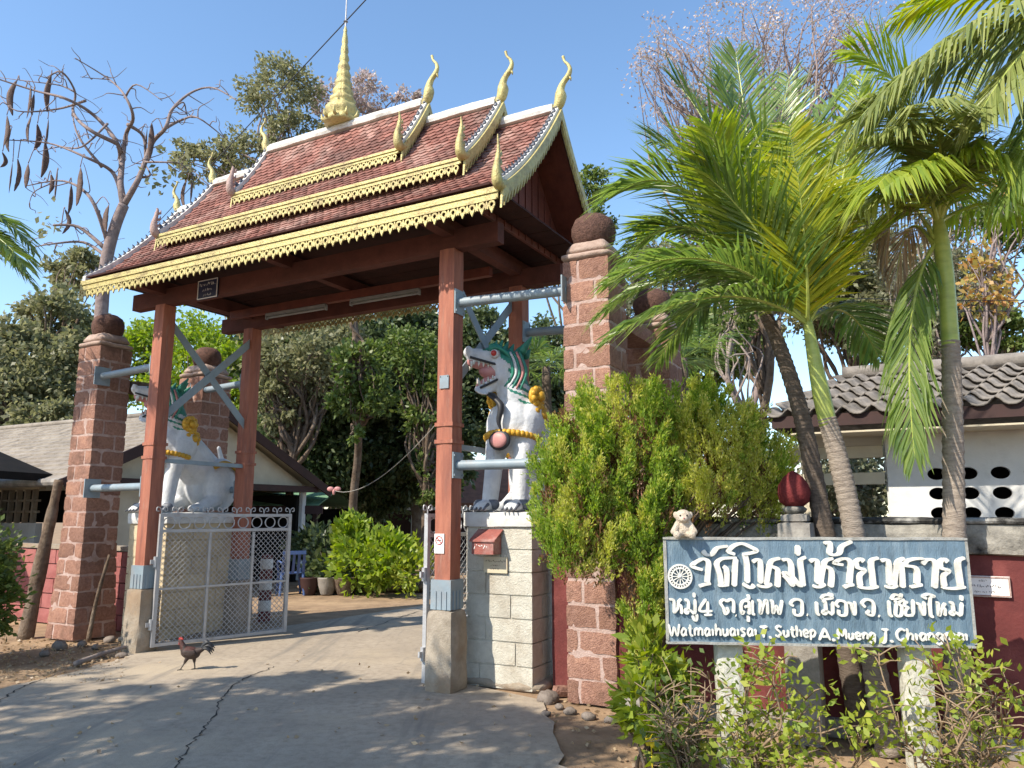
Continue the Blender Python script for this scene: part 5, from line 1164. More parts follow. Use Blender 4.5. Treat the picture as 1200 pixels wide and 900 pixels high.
# pinkish leafless tree over the palms
tree('bare_pink_tree', 'tall nearly leafless tree with dry pinkish leaves above the palms', base_at(880, 24), [lobe(790, 110, 24, 52, 60), lobe(860, 45, 24, 66, 60), lobe(950, 40, 24, 66, 56), lobe(1000, 20, 25, 50, 36), lobe(770, 60, 24, 36, 36)], 'leaf_pink', .12, 20, 150, tr=.15, bark='purplebark', group=BG, seed=13, tight=.36, limbs=26, trunk_to=at(880, 190, 24))
tree('broadleaf_tree', 'lighter olive tree high in the left part of the gateway view', base_at(345, 19), [lobe(345, 420, 19, 50, 40), lobe(395, 410, 20, 40, 34), lobe(325, 470, 19, 26, 34)], 'leaf_olive', .15, 70, 90, tr=.13, group=BG, seed=27, limbs=22)
tree('broadleaf_tree', 'mid green thin tree just left of the right front red post', base_at(505, 20), [lobe(500, 470, 20, 26, 50), lobe(480, 420, 20, 34, 34), lobe(512, 560, 20, 22, 36)], 'leaf_mid', .15, 60, 80, tr=.11, group=BG, seed=28, limbs=20)
# slender tree with climbing leaves in the middle of the gateway
tb = gnd(418, 676); tree('vine_tree', 'slender pale trunk wrapped in climbing leaves in the middle of the gateway', tb, [lobe(418, 430, 17, 26, 36), lobe(405, 470, 17, 20, 20), lobe(440, 460, 17, 24, 22), lobe(412, 505, 17, 12, 12)], 'leaf_mid', .15, 26, 60, tr=.125, bark='bark', seed=14, trunk_to=at(415, 360, 17))
# planting bed bushes
def bush(name, label, base, lobes, leaf, lsize, per, clumps, seed, group=None, stems=8, bark='bark', tight=.42, sr=.014, lasp=.5, up=.2):
    rg = np.random.default_rng(seed); base = Vector(base); t = thing(name, label, 'bush', base, 0, group); lv = Leaves(seed); E_ = []
    for c, r in lobes:
        c = np.array(Vector(c) - base); C = ellips_pts(rg, clumps, c, r, .3)
        for q in C:
            n = int(per * rg.uniform(.5, 1.4)); P = q + rg.normal(size=(n, 3)) * tight * min(r) * .5; o = P - c; o /= np.linalg.norm(o, axis=1, keepdims=True) + 1e-6
            lv.put(P, lsize, lsize * lasp, o + np.array([0, 0, up]), .05, .7)
        for i in rg.choice(len(C), min(stems, len(C)), replace=False): E_.append(C[i])
    lv.build('foliage', M[leaf], t)
    mb = MB()
    for e in E_:
        s = Vector((rg.normal() * .06, rg.normal() * .06, -.02)); Q = spline(limb(s, e, rg, .04, 4, .05), 3); mb.tube(Q, [sr * (1 - .75 * i / (len(Q) - 1)) for i in range(len(Q))], 5)
    mb.build('stems', M[bark], t, True); return t
bush('garden_bush', 'leafy bright green bush in the planting bed at the foot of the slender trunk', gnd(435, 690), [lobe(425, 655, 15.5, 34, 34), lobe(455, 655, 15.3, 26, 26), lobe(412, 630, 15.8, 16, 22)], 'leaf_bright', .17, 30, 34, 21, 'bed plants', up=.5)
bush('garden_bush', 'lower yellow-green bush at the right end of the planting bed', gnd(482, 690), [lobe(485, 668, 15, 22, 22), lobe(470, 645, 15.5, 16, 16)], 'leaf_lime', .14, 24, 24, 22, 'bed plants', up=.5)
bush('garden_bush', 'dark shaded bush left of the bright plants in the bed', gnd(390, 690), [lobe(385, 660, 16, 26, 30), lobe(365, 640, 17, 20, 24)], 'leaf_dark', .18, 30, 26, 23, 'bed plants')
mb = MB(); c0 = gnd(445, 694); mb.rough((0, .7, .10), (3.4, 1.6, .24), (16, 8, 2), .05, 0, 2, None, .08); o = mb.build('planting_bed', M['dirt'], None, True, loc=c0); struct(o)
bush('hedge_shrub', 'leafy green shrub at the left edge before the pink wall', (-5.75, 8.35, 0), [((-5.85, 8.4, 1.05), (.42, .42, .42)), ((-5.7, 8.3, .65), (.36, .4, .4)), ((-6.1, 8.5, .8), (.4, .4, .5))], 'leaf_mid', .085, 60, 60, 24, stems=14)
# big cypress (thuja) against the near right pillar
def thuja(label, base, lobes, seed):
    """upright plumes of tiny scale leaves, with dark brown gaps between the plumes"""
    rg = np.random.default_rng(seed); base = Vector(base); t = thing('cypress_shrub', label, 'shrub', base)
    L1 = {'thuja': Leaves(seed), 'thuja_yellow': Leaves(seed + 1), 'thuja_brown': Leaves(seed + 2)}; stem = MB()
    for c, r, npl, mt in lobes:
        c = Vector(c) - base; S = ellips_pts(rg, npl, c, r, .60)
        for q in S:
            q = Vector(q); o = q - c; key = mt if rg.random() > .18 else ('thuja' if mt != 'thuja' else 'thuja_yellow'); brown = rg.random() < .035
            ax = (Vector((o.x, o.y, 0)).normalized() * rg.uniform(.15, .55) + Vector((0, 0, 1)) + Vector(rg.normal(size=3) * .12)).normalized(); H = rg.uniform(.20, .42); Wd = H * rg.uniform(.19, .27)
            for _ in range(int(26 * H / .3)):
                tt = rg.uniform(0, 1) ** .8; wd = Wd * (1 - .75 * tt); p = q + ax * H * (tt - .4) + Vector(rg.normal(size=3)) * wd * .6
                u = (ax + (p - q - ax * (p - q).dot(ax)) * 3.0 + Vector(rg.normal(size=3) * .15)).normalized(); h = rg.uniform(.05, .09); n = 16
                side = u.cross(Vector(rg.normal(size=3))).normalized(); l = rg.uniform(0, 1, n); off = (rg.uniform(-1, 1, n) * (1 - .6 * l))[:, None] * h * .45
                P = np.array(p) + l[:, None] * np.array(u) * h + off * np.array(side); D = np.array(u)[None] + np.array(side)[None] * off / h * 1.8
                k = 'thuja_brown' if brown or (tt < .18 and rg.random() < .35) else ('thuja_yellow' if (tt > .8 and rg.random() < .4) else key)
                L1[k].put(P, .030, .0105, D, 0, .28)
        for i in rg.choice(len(S), min(len(S), 0 if c.x < -.25 else 9), replace=False): Q = spline([Vector((0, 0, .0)), Vector((S[i][0] * .25, S[i][1] * .25, S[i][2] * .55)), Vector((S[i][0] * .65, S[i][1] * .65, S[i][2] * .85)), Vector(S[i])], 4); stem.tube(Q, [.024 * (1 - .8 * k / (len(Q) - 1)) for k in range(len(Q))], 5)
        n = int(npl * 8); P = ellips_pts(rg, n, c, np.array(r) * .72, .2); L1['thuja_brown'].put(P, .07, .018, np.tile([0, 0, 1.0], (n, 1)), 0, .5)
    L1['thuja'].build('green_sprays', M['thuja'], t); L1['thuja_yellow'].build('yellow_sprays', M['thuja_yellow'], t); L1['thuja_brown'].build('brown_twigs', M['thuja_brown'], t)
    stem.build('stems', M['bark'], t, True); return t
def lb(px, py, Y, rx, rz, ry): return (at(px, py, Y), (rx * Y / 900, ry, rz * Y / 900))
TH = [(*lb(735, 512, 5.95, 62, 50, .34), 70, 'thuja'), (*lb(690, 565, 5.85, 46, 56, .30), 58, 'thuja'), (*lb(795, 500, 6.1, 44, 32, .26), 34, 'thuja'), (*lb(842, 530, 5.95, 52, 32, .26), 48, 'thuja_yellow'),
      (*lb(882, 562, 6.0, 38, 32, .24), 44, 'thuja_yellow'), (*lb(752, 600, 5.8, 34, 56, .22), 40, 'thuja'), (*lb(752, 700, 5.7, 16, 66, .13), 26, 'thuja'), (*lb(652, 590, 5.9, 22, 66, .2), 34, 'thuja'), (*lb(825, 580, 5.85, 40, 30, .22), 32, 'thuja_yellow'), (*lb(700, 632, 5.72, 34, 34, .18), 30, 'thuja_yellow'), (*lb(668, 640, 5.75, 26, 30, .16), 20, 'thuja'), (*lb(890, 610, 6.1, 22, 26, .18), 12, 'thuja')]
thuja('large bushy green cypress with yellowish tips covering the near right pillar', (.98, 6.0, 0), TH, 31)
# ------------------------------------------------------------------ palms
def frond(parent, base, mid, tip, mt, n=48, ll=.42, w=.030, name='frond', droop=.35, hang=0.0, seed=0, r0=.016, ang=None):
    n = int(n * 1.3); rg = np.random.default_rng(seed); base, mid, tip = Vector(base), Vector(mid), Vector(tip); o = parent.location; mb = MB()
    bz = lambda t: base * (1 - t) ** 2 + mid * 2 * t * (1 - t) + tip * t * t - o
    dz = lambda t: ((mid - base) * (1 - t) + (tip - mid) * t).normalized()
    mb.tube([bz(i / 12) for i in range(13)], [r0 * (1 - .85 * i / 12) for i in range(13)], 6, True, 1)
    prev = None
    for i in range(n):
        t = .10 + .90 * i / (n - 1); p = bz(min(t, 1)); T = dz(min(t, 1)); side = T.cross(Vector((0, 0, 1)))
        if side.length < .15: side = prev or T.orthogonal()
        side.normalize()
        if prev and side.dot(prev) < 0: side = -side
        prev = side; up = side.cross(T).normalized()
        L = ll * 1.28 * (.35 + .65 * math.sin(math.pi * min(1, .12 + t * .86)) ** .7) * (1 if t < .9 else .8)
        for s in (-1, 1):
            a = (rg.uniform(.48, .72) if ang is None else ang + rg.uniform(-.1, .1)) + .35 * t; d = (side * s * (1 - a * .35) + T * a * 1.05 + up * rg.uniform(.02, .32)).normalized(); lk = L * rg.uniform(.82, 1.12)
            q0 = p; q1 = p + d * lk * .5 - Vector((0, 0, (droop * .12 + hang * .25) * lk)); d2 = (d + Vector((0, 0, -droop - hang * 1.6)) + Vector(rg.normal(size=3) * .08)).normalized(); q2 = q1 + d2 * lk * .5
            wv = d.cross(up if rg.random() > .3 else Vector(rg.normal(size=3))).normalized() * w * .43
            f1 = up * w * .10
            mb.add([q0 + wv * .35, q0 - wv * .35, q1 - wv, q1 + f1, q1 + wv, q2], [(0, 1, 2, 3), (0, 3, 4), (2, 5, 3), (3, 5, 4)] if False else [(0, 1, 2, 3, 4), (2, 5, 4, 3)], 0)
    me = bpy.data.meshes.new(name); me.from_pydata(mb.v, [], mb.f); me.materials.append(mt); me.materials.append(M['crownshaft']); me.polygons.foreach_set('material_index', mb.m); me.update()
    ob = bpy.data.objects.new(name, me); COL.objects.link(ob); ob.parent = parent; return ob
def palm(name, label, trunk_pts, radii, mats, shaft=None, group='palms by the name sign', rings=True):
    P = spline(trunk_pts, 10); b = P[0]; t = thing(name, label, 'palm', b, 0, group); mb = MB(); n = len(P); rr = np.interp(np.linspace(0, 1, n), np.linspace(0, 1, len(radii)), radii)
    Q = []; R2 = []
    for i in range(n - 1):
        for k in range(3): f = k / 3; Q.append(P[i].lerp(P[i + 1], f) - b); R2.append((rr[i] * (1 - f) + rr[i + 1] * f) * (1.06 if (len(Q) % 3 == 0) else .98))
    Q.append(P[-1] - b); R2.append(rr[-1]); mb.tube(Q, R2, 14); mb.build('trunk', M[mats], t, True)
    if shaft:
        mb = MB(); S = spline(shaft[0], 6); mb.tube([p - b for p in S], list(np.interp(np.linspace(0, 1, len(S)), np.linspace(0, 1, len(shaft[1])), shaft[1])), 14); mb.build('crownshaft', M['crownshaft'], t, True)
    return t
def fr(t, Y, b, m, e, mt, dy=(0, 0, 0), **k): return frond(t, at(*b, Y + dy[0]), at(*m, Y + dy[1]), at(*e, Y + dy[2]), M[mt], **k)
# nearest palm: yellow-green shaft, bright upright frond
ga_ = gnd(1042, 884)
pB = palm('feather_palm', 'leaning palm with yellow-green shaft and yellow upright frond behind the sign', [ga_, at(1018, 740, 5.38), at(1000, 620, 5.38), at(984, 545, 5.38), at(969, 490, 5.38)], [.085, .075, .070, .068, .062], 'palmtrunk', ([at(971, 500, 5.38), at(958, 440, 5.38), at(946, 375, 5.40)], [.060, .062, .048, .03]))
c = (946, 380)
fr(pB, 5.4, c, (948, 280), (925, 150), 'palm_yellow', (0, -.15, -.35), n=54, ll=.40, w=.034, seed=1, droop=.25, ang=.22)
fr(pB, 5.4, c, (950, 330), (935, 205), 'palm_yellow', (0, -.25, -.45), n=44, ll=.40, seed=2, droop=.2)
fr(pB, 5.4, c, (840, 255), (712, 330), 'palm', (0, -.3, -.3), n=56, ll=.44, seed=3, droop=.45)
fr(pB, 5.4, c, (850, 305), (712, 398), 'palm', (0, -.4, -.5), n=56, ll=.42, seed=4, droop=.5)
fr(pB, 5.4, c, (985, 240), (1010, 90), 'palm_lime', (0, .1, .3), n=50, ll=.42, seed=5, droop=.2)
fr(pB, 5.4, c, (1010, 270), (1075, 240), 'palm_lime', (0, -.1, .1), n=46, ll=.42, seed=6)
fr(pB, 5.4, c, (900, 230), (842, 85), 'palm', (0, .25, .5), n=52, ll=.42, seed=7, droop=.2)
fr(pB, 5.4, c, (960, 250), (905, 200), 'palm_lime', (0, .4, .9), n=46, ll=.40, seed=8)
fr(pB, 5.4, c, (990, 330), (1030, 420), 'palm', (0, .3, .6), n=44, ll=.36, seed=9, droop=.5)
fr(pB, 5.4, c, (880, 300), (760, 300), 'palm', (0, .1, .2), n=52, ll=.44, seed=101, droop=.5)
fr(pB, 5.4, c, (900, 260), (815, 195), 'palm', (0, -.2, -.2), n=56, ll=.54, seed=102, droop=.35)
fr(pB, 5.4, c, (920, 250), (880, 140), 'palm', (0, -.1, .0), n=52, ll=.44, seed=103, droop=.25)
fr(pB, 5.4, c, (975, 260), (990, 170), 'palm_lime', (0, .3, .7), n=48, ll=.42, seed=104, droop=.25)
# second palm behind it, dark trunk
gb_ = gnd(1012, 872)
pA = palm('feather_palm', 'dark-trunked palm leaning left behind the yellow-green one', [gb_, at(985, 720, 5.62), at(962, 600, 5.66), at(940, 490, 5.70), at(915, 410, 5.74), at(896, 365, 5.76)], [.080, .072, .068, .062, .055, .045], 'palmtrunk_dark', ([at(898, 370, 5.76), at(888, 330, 5.78)], [.05, .05, .03]))
c = (888, 335)
fr(pA, 5.78, c, (810, 170), (722, 225), 'palm', (0, -.2, -.3), n=60, ll=.56, seed=11, droop=.4)
fr(pA, 5.78, c, (800, 210), (728, 310), 'palm', (0, .1, .2), n=56, ll=.45, seed=12, droop=.45)
fr(pA, 5.78, c, (850, 150), (790, 95), 'palm', (0, .1, .3), n=54, ll=.46, seed=13, droop=.25)
fr(pA, 5.78, c, (880, 160), (862, 62), 'palm', (0, .2, .4), n=52, ll=.44, seed=14, droop=.15)
fr(pA, 5.78, c, (930, 180), (985, 105), 'palm', (0, .1, .2), n=52, ll=.44, seed=15, droop=.3)
fr(pA, 5.78, c, (800, 290), (700, 372), 'palm', (0, -.3, -.4), n=52, ll=.42, seed=16, droop=.5)
fr(pA, 5.78, c, (820, 330), (770, 425), 'palm', (0, .5, .9), n=44, ll=.34, seed=17, droop=.6)
fr(pA, 5.78, c, (930, 230), (990, 250), 'palm_lime', (0, -.3, -.5), n=44, ll=.4, seed=18, droop=.4)
fr(pA, 5.78, c, (862, 230), (832, 150), 'palm_lime', (0, -.5, -.9), n=48, ll=.42, seed=19, droop=.3)
fr(pA, 5.78, c, (840, 190), (765, 165), 'palm', (0, .3, .6), n=58, ll=.54, seed=111, droop=.35)
fr(pA, 5.78, c, (905, 190), (925, 90), 'palm', (0, .5, .9), n=52, ll=.44, seed=112, droop=.25)
fr(pA, 5.78, c, (830, 250), (752, 270), 'palm_lime', (0, .4, .7), n=54, ll=.44, seed=113, droop=.45)
# third palm on the right, ringed straight trunk
gc_ = at(1124, 880, 5.12); gc_.z = 0
pC = palm('feather_palm', 'upright ringed palm on the right with drooping fronds and dead ones', [gc_, at(1119, 720, 5.14), at(1118, 600, 5.15), at(1116, 480, 5.16), at(1114, 400, 5.17)], [.082, .074, .068, .064, .058], 'palmtrunk', ([at(1114, 408, 5.17), at(1110, 350, 5.17), at(1104, 290, 5.18), at(1099, 255, 5.19)], [.058, .056, .058, .05, .03]))
c = (1099, 262)
fr(pC, 5.19, c, (1085, 90), (1000, 60), 'palm_lime', (0, .1, .2), n=54, ll=.46, seed=21, droop=.4)
fr(pC, 5.19, c, (1120, 130), (1020, 160), 'palm_droop', (0, -.3, -.6), n=54, ll=.46, seed=22, droop=.5, hang=.35)
fr(pC, 5.19, c, (1150, 170), (1250, 130), 'palm_lime', (0, -.1, -.2), n=54, ll=.46, seed=23, droop=.5, hang=.3)
fr(pC, 5.19, c, (1130, 110), (1180, 40), 'palm_droop', (0, .2, .3), n=50, ll=.44, seed=24, droop=.4)
fr(pC, 5.19, c, (1150, 220), (1240, 250), 'palm_lime', (0, .2, .4), n=50, ll=.42, seed=25, droop=.6, hang=.3)
fr(pC, 5.19, c, (1070, 120), (1005, 130), 'palm_droop', (0, .1, .1), n=56, ll=.52, seed=121, droop=.5, hang=.4)
fr(pC, 5.19, c, (1080, 160), (1030, 215), 'palm_lime', (0, -.4, -.7), n=54, ll=.50, seed=122, droop=.5, hang=.5)
fr(pC, 5.19, c, (1110, 140), (1085, 120), 'palm_droop', (0, -.35, -.75), n=54, ll=.52, seed=123, droop=.5, hang=.5)
fr(pC, 5.19, c, (1140, 150), (1190, 190), 'palm_lime', (0, -.3, -.6), n=54, ll=.50, seed=124, droop=.5, hang=.5)
fr(pC, 5.19, (1096, 285), (1052, 350), (1072, 535), 'palm', (0, -.1, -.15), n=56, ll=.34, seed=26, droop=.8, hang=.5)
fr(pC, 5.19, c, (1060, 190), (1010, 240), 'palm_droop', (0, -.2, -.3), n=48, ll=.42, seed=27, droop=.6, hang=.5)
fr(pC, 5.19, (1095, 280), (1045, 180), (1036, 300), 'deadfrond', (0, .15, .2), n=40, ll=.36, w=.022, name='dead_frond', seed=28, droop=.9, hang=.9)
fr(pC, 5.19, (1093, 285), (1060, 230), (1050, 330), 'deadfrond', (0, .3, .35), n=30, ll=.3, w=.02, name='dead_frond', seed=29, droop=.9, hang=.9)
# palm rooted just beyond the right edge of the view; its fronds hang into the top right corner
ge_ = at(1330, 700, 4.7); ge_.z = 0
pE = palm('feather_palm', 'palm just beyond the right edge whose fronds hang into the top right corner', [ge_, at(1325, 400, 4.7), at(1310, 60, 4.7)], [.08, .07, .06], 'palmtrunk', ([at(1310, 70, 4.7), at(1305, 0, 4.7)], [.06, .05]))
c = (1305, 5)
fr(pE, 4.7, c, (1150, -40), (985, 165), 'palm_droop', (0, -.1, .0), n=64, ll=.50, w=.036, seed=31, droop=.6, hang=.6)
fr(pE, 4.7, c, (1190, 20), (1110, 190), 'palm_droop', (0, .2, .3), n=54, ll=.46, w=.034, seed=32, droop=.6, hang=.6)
fr(pE, 4.7, c, (1180, -60), (1050, 20), 'palm_yellow', (0, .1, .3), n=50, ll=.42, w=.034, seed=33, droop=.5, hang=.3)
fr(pE, 4.7, c, (1130, 30), (1030, 110), 'palm_droop', (0, .3, .5), n=60, ll=.5, w=.036, seed=35, droop=.6, hang=.6)
fr(pE, 4.7, c, (1210, 20), (1150, 130), 'palm_droop', (0, -.2, -.3), n=54, ll=.5, w=.034, seed=36, droop=.6, hang=.6)
fr(pE, 4.7, c, (1240, 60), (1180, 230), 'palm', (0, -.2, -.2), n=50, ll=.44, w=.034, seed=34, droop=.6, hang=.5)
# left-edge palm
gl_ = at(-70, 640, 8.6); gl_.z = 0
pL = palm('feather_palm', 'palm mostly beyond the left edge with two dark fronds reaching in', [gl_, at(-66, 450, 8.6), at(-62, 290, 8.6)], [.11, .10, .08], 'palmtrunk_dark', None, None)
c = (-62, 285)
fr(pL, 8.6, c, (-20, 215), (38, 292), 'palm', (0, -.1, -.1), n=44, ll=.42, w=.04, seed=41, droop=.6, r0=.02)
fr(pL, 8.6, c, (-20, 265), (36, 330), 'palm', (0, .2, .3), n=44, ll=.42, w=.04, seed=42, droop=.6)
fr(pL, 8.6, c, (-25, 240), (30, 312), 'palm', (0, -.3, -.5), n=50, ll=.46, w=.05, seed=45, droop=.6)
fr(pL, 8.6, c, (-90, 200), (-140, 280), 'palm', (0, .2, .3), n=40, ll=.42, w=.04, seed=43, droop=.6)
fr(pL, 8.6, c, (-60, 180), (-40, 150), 'palm', (0, .3, .8), n=40, ll=.42, w=.04, seed=44, droop=.4)
# small fan palms behind the right pillars
def fan_palm(label, c, leaves, base, seed):
    rg = np.random.default_rng(seed); t = thing('fan_palm', label, 'palm', base, 0, 'fan palms'); o = t.location
    mb = MB(); mb.tube(spline([Vector((0, 0, 0)), (Vector(c) - o) * .5 + Vector((.03, 0, 0)), Vector(c) - o], 5), [.10, .09, .085, .08, .08, .08, .08, .07, .07, .07, .06], 9); mb.build('trunk', M['palmtrunk_dark'], t, True)
    for i in range(leaves):
        d = Vector(rg.normal(size=3)); d.z = abs(d.z) * .8 - .25; d.normalize(); a = Vector(c) - o; b = a + d * rg.uniform(.25, .5); mb = MB(); mb.tube([a, b], [.012, .008], 5)
        s = d.cross(Vector((0, 0, 1))).normalized(); n = 26
        for k in range(n):
            th = R(-105 + 210 * k / (n - 1)); e = d * math.cos(th) + s * math.sin(th) + Vector(rg.normal(size=3) * .06); L = rg.uniform(.42, .62); q1 = b + e * L * .6; q2 = b + e * L + Vector((0, 0, -.18 * L)); wv = e.cross(s.cross(d)).normalized() * .014
            mb.add([b, q1 - wv, q2, q1 + wv], [(0, 1, 2, 3)])
        me = mb.build('fan_leaf', M['palm'], t)
fan_palm('fan palm with drooping leaves right behind the back right pillar', at(800, 420, 10), 16, base_at(800, 10), 51)
fan_palm('fan palm seen between the lion and the near right pillar', at(640, 430, 11.5), 14, base_at(640, 11.5), 52)
# ------------------------------------------------------------------ the bare tree with long hanging pods
PT = thing('pod_tree', 'leafless grey tree with long hanging brown pods left of the roof', 'tree', base_at(112, 13.5), 0)
po_ = PT.location; rgp = random.Random(5)
BR = [([(112, 600), (116, 480), (118, 380), (124, 310), (134, 268), (145, 240)], .145, .095),
 ([(145, 240), (141, 215), (142, 190), (136, 165), (110, 135), (78, 116), (40, 106), (-10, 90)], .075, .012), ([(137, 168), (105, 152), (86, 132), (88, 108), (72, 84), (55, 92)], .045, .010), ([(141, 215), (147, 160), (156, 138), (146, 112), (128, 93), (88, 68)], .055, .008),
 ([(150, 146), (168, 160), (170, 188)], .04, .02), ([(145, 240), (163, 208), (178, 168), (194, 150), (202, 128), (225, 108), (250, 103), (278, 118)], .065, .010), ([(194, 150), (214, 140), (232, 138), (264, 162)], .035, .008), ([(141, 222), (130, 200), (100, 184), (58, 168), (8, 164)], .05, .008),
 ([(120, 196), (92, 160), (84, 128)], .035, .008), ([(126, 282), (106, 232), (74, 212), (30, 218)], .05, .008), ([(122, 290), (92, 266), (62, 264)], .045, .02), ([(124, 300), (98, 284), (60, 286), (38, 290)], .04, .008), ([(146, 115), (160, 99), (190, 118)], .025, .006),
 ([(100, 118), (66, 128), (20, 130), (0, 112)], .028, .006), ([(88, 108), (70, 100), (40, 96), (0, 91)], .02, .005), ([(126, 145), (96, 172), (70, 172), (45, 178)], .025, .006), ([(170, 190), (190, 190), (212, 192), (225, 205)], .025, .006), ([(202, 128), (215, 120), (220, 136), (232, 138)], .02, .006), ([(163, 208), (176, 205), (168, 190)], .03, .012), ([(60, 215), (40, 225), (34, 240)], .015, .005), ([(128, 93), (112, 92), (94, 90)], .014, .004), ([(72, 84), (64, 92), (60, 100)], .015, .004)]
mb = MB(); BP = []
for pts, r0, r1 in BR:
    jit = [rgp.uniform(-.5, .5) * (0 if (i == 0 or r0 > .1) else 1) for i in range(len(pts))]; P = [at(px, py, 13.5 + j) - po_ for (px, py), j in zip(pts, jit)]
    if r0 > .1: P[0] = Vector((0, 0, -.05))
    S_ = spline(P, 5); BP += [q for q in S_ if r0 < .1]; mb.tube(S_, [r0 + (r1 - r0) * (i / (len(S_) - 1)) ** .7 for i in range(len(S_))], 7)
    if r0 < .1:
        for i in range(3, len(S_), 3):
            d = Vector((rgp.uniform(-1, 1), rgp.uniform(-1, 1), rgp.uniform(-.4, 1))).normalized() * rgp.uniform(.25, .6); Q = spline(limb(S_[i], S_[i] + d, np.random.default_rng(i), .05, 3, .1), 3); mb.tube(Q, [.012 * (1 - .7 * k / (len(Q) - 1)) for k in range(len(Q))], 4)
PODS = [(20, 95, 46), (8, 135, 44), (14, 150, 34), (35, 100, 44), (38, 135, 40), (60, 88, 46), (44, 145, 34), (56, 140, 40), (53, 165, 44), (15, 190, 40), (21, 186, 42), (33, 192, 30), (60, 204, 26), (68, 200, 42), (94, 196, 46), (84, 216, 40), (76, 245, 32), (178, 144, 54), (173, 150, 46), (226, 202, 42), (220, 210, 40), (3, 178, 20), (128, 240, 36), (40, 110, 30)]
for px, py, L in PODS:
    q = min(BP, key=lambda w: ((at(px, py, (w + po_).y) - po_) - w).length); Y = (q + po_).y; top = at(px, py, Y) - po_; l = L * Y / 900 * rgp.uniform(.95, 1.12); cv = rgp.uniform(-.10, .10); pm = MB(); az = rgp.uniform(0, 6.28)
    up_ = q.lerp(top, .5) + Vector((0, 0, .10 + .25 * (q - top).length)); mb.tube(spline([q, up_, top + Vector((0, 0, .01))], 4), [.012, .011, .010, .009, .008, .008, .008, .008, .009], 5)
    K = 12; w = .055 * rgp.uniform(.7, 1.2); kx, ky = math.cos(az), math.sin(az)
    pts = [top + Vector((cv * math.sin(math.pi * k / K) * kx + rgp.uniform(-.004, .004), cv * math.sin(math.pi * k / K) * ky, -l * k / K)) for k in range(K + 1)]
    pm.tube(pts, [max(.006, w * math.sin(math.pi * (k + .25) / (K + .5)) ** rgp.uniform(.6, .9)) for k in range(K + 1)], 8)
    c_ = pts[K // 2]; nx, ny = math.cos(az + 1.3), math.sin(az + 1.3)
    for i, v in enumerate(pm.v):
        d = (v[0] - c_.x) * nx + (v[1] - c_.y) * ny; pm.v[i] = (v[0] - nx * d * .65, v[1] - ny * d * .65, v[2])
    pm.build('pod', M['pod'], PT, True)
mb.build('trunk', M['purplebark'], PT, True)
lv = Leaves(77)
for px, py in ((60, 265), (205, 190), (215, 195), (185, 205)):
    P = np.array(at(px, py, 13.5) - po_) + lv.rg.normal(size=(26, 3)) * .16; lv.put(P, .16, .08, None, .3)
lv.build('sparse_leaves', M['leaf_olive'], PT)
# ------------------------------------------------------------------ shrubs before the sign
def twig_shrub(label, base, tips, leaf, lsize, bare, leafy, seed, group='shrubs before the name sign'):
    rg = np.random.default_rng(seed); base = Vector(base); t = thing('sign_shrub', label, 'shrub', base, 0, group); mb = MB(); lv = Leaves(seed)
    for (tip, hasleaf) in tips:
        e = Vector(tip) - base; Q = spline(limb((rg.normal() * .05, rg.normal() * .04, -.02), e, rg, .02, 5, .05), 4); mb.tube(Q, [.009 * (1 - .65 * i / (len(Q) - 1)) for i in range(len(Q))], 5)
        for i in range(5, len(Q), 2):
            for _ in range(bare):
                d = Vector(rg.normal(size=3)); d.z = abs(d.z) * .7; d = d.normalized() * rg.uniform(.08, .24); q = Q[i] + d; mb.tube([Q[i], Q[i] + d * .5 + Vector((0, 0, .015)), q], [.005, .004, .002], 4)
                if hasleaf and rg.random() < leafy:
                    n = int(rg.uniform(4, 11)); P = np.array(q) + rg.normal(size=(n, 3)) * .045; lv.put(P, lsize, lsize * .55, None, -.15, 1)
        if hasleaf: n = 26; P = np.array(e) + rg.normal(size=(n, 3)) * np.array([.075, .07, .06]); lv.put(P, lsize, lsize * .55, None, -.15, 1)
    mb.build('stems', M['twig'], t, True)
    if lv.V: lv.build('foliage', M[leaf], t)
    return t
def tips(Y, L, dy=.3, seed=0): rd_ = random.Random(seed); return [(at(px, py, Y + rd_.uniform(-dy, dy)), h) for px, py, h in L]
twig_shrub('leafy green shrub with bare twigs before the left sign post', gnd(872, 940), tips(4.45, [(895, 770, 1), (920, 800, 1), (945, 815, 1), (905, 840, 1), (880, 790, 1), (860, 860, 1), (900, 880, 1), (930, 870, 1), (918, 770, 0), (940, 890, 1)], .25, 1), 'leaf_lime', .056, 2, .55, 61)
twig_shrub('dry brown twiggy shrub with few leaves at the left foot of the sign', gnd(815, 925), tips(4.6, [(790, 800, 0), (810, 815, 0), (830, 790, 1), (775, 840, 0), (800, 870, 1), (822, 840, 0), (785, 880, 1), (765, 815, 1)], .25, 2), 'leaf_mid', .05, 3, .30, 62)
twig_shrub('bare-branched shrub with yellow-green leaf tufts before the right sign post', gnd(1120, 950), tips(4.35, [(1110, 755, 1), (1128, 770, 1), (1095, 780, 1), (1165, 780, 1), (1185, 810, 0), (1180, 850, 0), (1130, 830, 0), (1030, 765, 1), (1025, 830, 1), (1150, 860, 1), (1110, 880, 0), (1195, 870, 1), (1190, 820, 1), (1140, 800, 1)], .3, 3), 'leaf_lime', .055, 2, .42, 63)
twig_shrub('low shrub with bright leaves between the two sign posts', gnd(990, 935), tips(4.5, [(960, 840, 1), (1005, 860, 1), (1020, 850, 1)], .2, 4), 'leaf_lime', .055, 1, .45, 64)
bush('broadleaf_plant', 'yellow-green broad-leaved plant at the foot of the cypress', gnd(775, 900), [lobe(762, 770, 5.15, 22, 30, .18), lobe(752, 825, 5.0, 20, 30, .18), lobe(785, 800, 5.2, 18, 26, .15), lobe(775, 865, 4.9, 34, 22, .2)], 'leaf_lime', .11, 12, 22, 65, up=.4, lasp=.42)
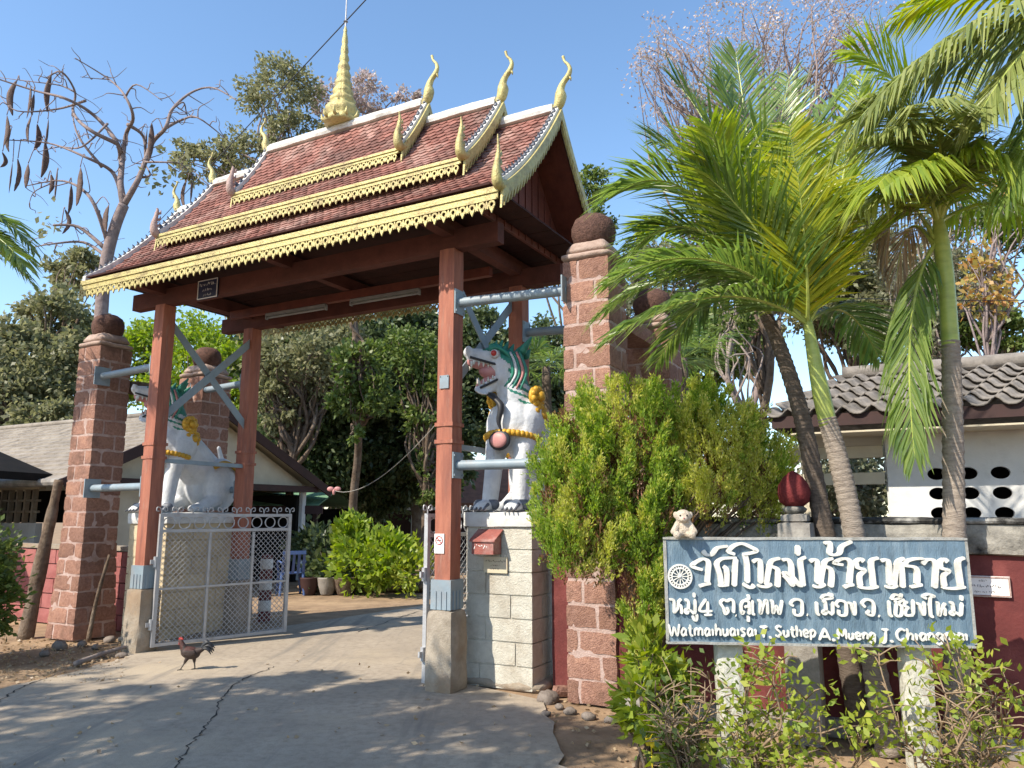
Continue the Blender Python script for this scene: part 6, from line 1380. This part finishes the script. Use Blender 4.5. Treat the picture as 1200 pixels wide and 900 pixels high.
fl = at(763, 868, 4.75); mb = MB()
for k in range(5): a = 2 * math.pi * k / 5; mb.ell((.022 * math.cos(a), -.004, .022 * math.sin(a)), (.017, .005, .017), 6)
mb.ell((0, -.008, 0), .010, 6); mb.tube([(0, .004, 0), (.01, .03, -.2), (.03, .1, -.5)], .004, 4); tag(mb.build('yellow_flower', mat('petal', (.75, .55, .02)), None, loc=fl), 'single yellow flower low at the left of the sign shrubs', 'flower')
# dry leaf litter on the dirt
lv = Leaves(88); rg = lv.rg; P = []
for _ in range(90):
    q = gnd(rg.uniform(0, 650), rg.uniform(765, 905), .020); P.append(q)
for _ in range(1500):
    px, py = (rg.uniform(0, 150), rg.uniform(748, 800)) if rg.random() < .45 else (rg.uniform(640, 1190), rg.uniform(815, 1000)); q = gnd(px, py, .006); P.append(q)
P = np.array(P); lv.put(P, .045, .028, np.tile([0, 0, .02], (len(P), 1)) + rg.normal(size=(len(P), 3)) * np.array([1, 1, .12]), 0, .05)
o = lv.build('fallen_leaves', M['deadfrond']); o['kind'] = 'stuff'
# trees behind and left of the camera: they throw the dappled shade over the drive
SH = 'trees beside the road'
for i, (x, y, lo, cl) in enumerate(((-6.6, 1.2, [((-5.3, 1.5, 4.9), (1.1, 1.0, .5)), ((-6.2, .9, 5.3), (1.3, 1.1, .5)), ((-6.9, 2.4, 5.4), (1.2, 1.0, .5)), ((-4.6, 2.2, 5.0), (1.1, 1.0, .6)), ((-4.15, 1.1, 4.9), (1.0, .9, .55)), ((-5.7, 3.2, 5.1), (1.1, .9, .6)), ((-5.1, 3.25, 5.0), (1.1, .55, .5)), ((-6.5, 3.9, 5.2), (1.0, .6, .5)), ((-5.0, .4, 5.0), (1.0, .9, .6))], 125), (-9.6, 2.6, [((-9.2, 2.2, 6.1), (1.5, 1.2, .6)), ((-8.3, 3.0, 5.4), (1.0, .9, .4)), ((-10.4, 3.2, 6.4), (1.4, 1.2, .6))], 44), (-7.6, -.6, [((-6.4, -.3, 5.9), (1.2, 1.0, .5)), ((-7.9, .7, 6.2), (1.4, 1.2, .6)), ((-4.9, .3, 4.6), (.9, .8, .4))], 44))):
    tree('roadside_tree', ('leafy roadside tree nearest the drive, just left of the camera', 'leafy roadside tree farthest left of the drive', 'leafy roadside tree behind the camera on its left')[i], (x, y, 0), lo, 'leaf_mid', .13, (90, 60, 60)[i], cl, tr=.12, group=SH, seed=90 + i)
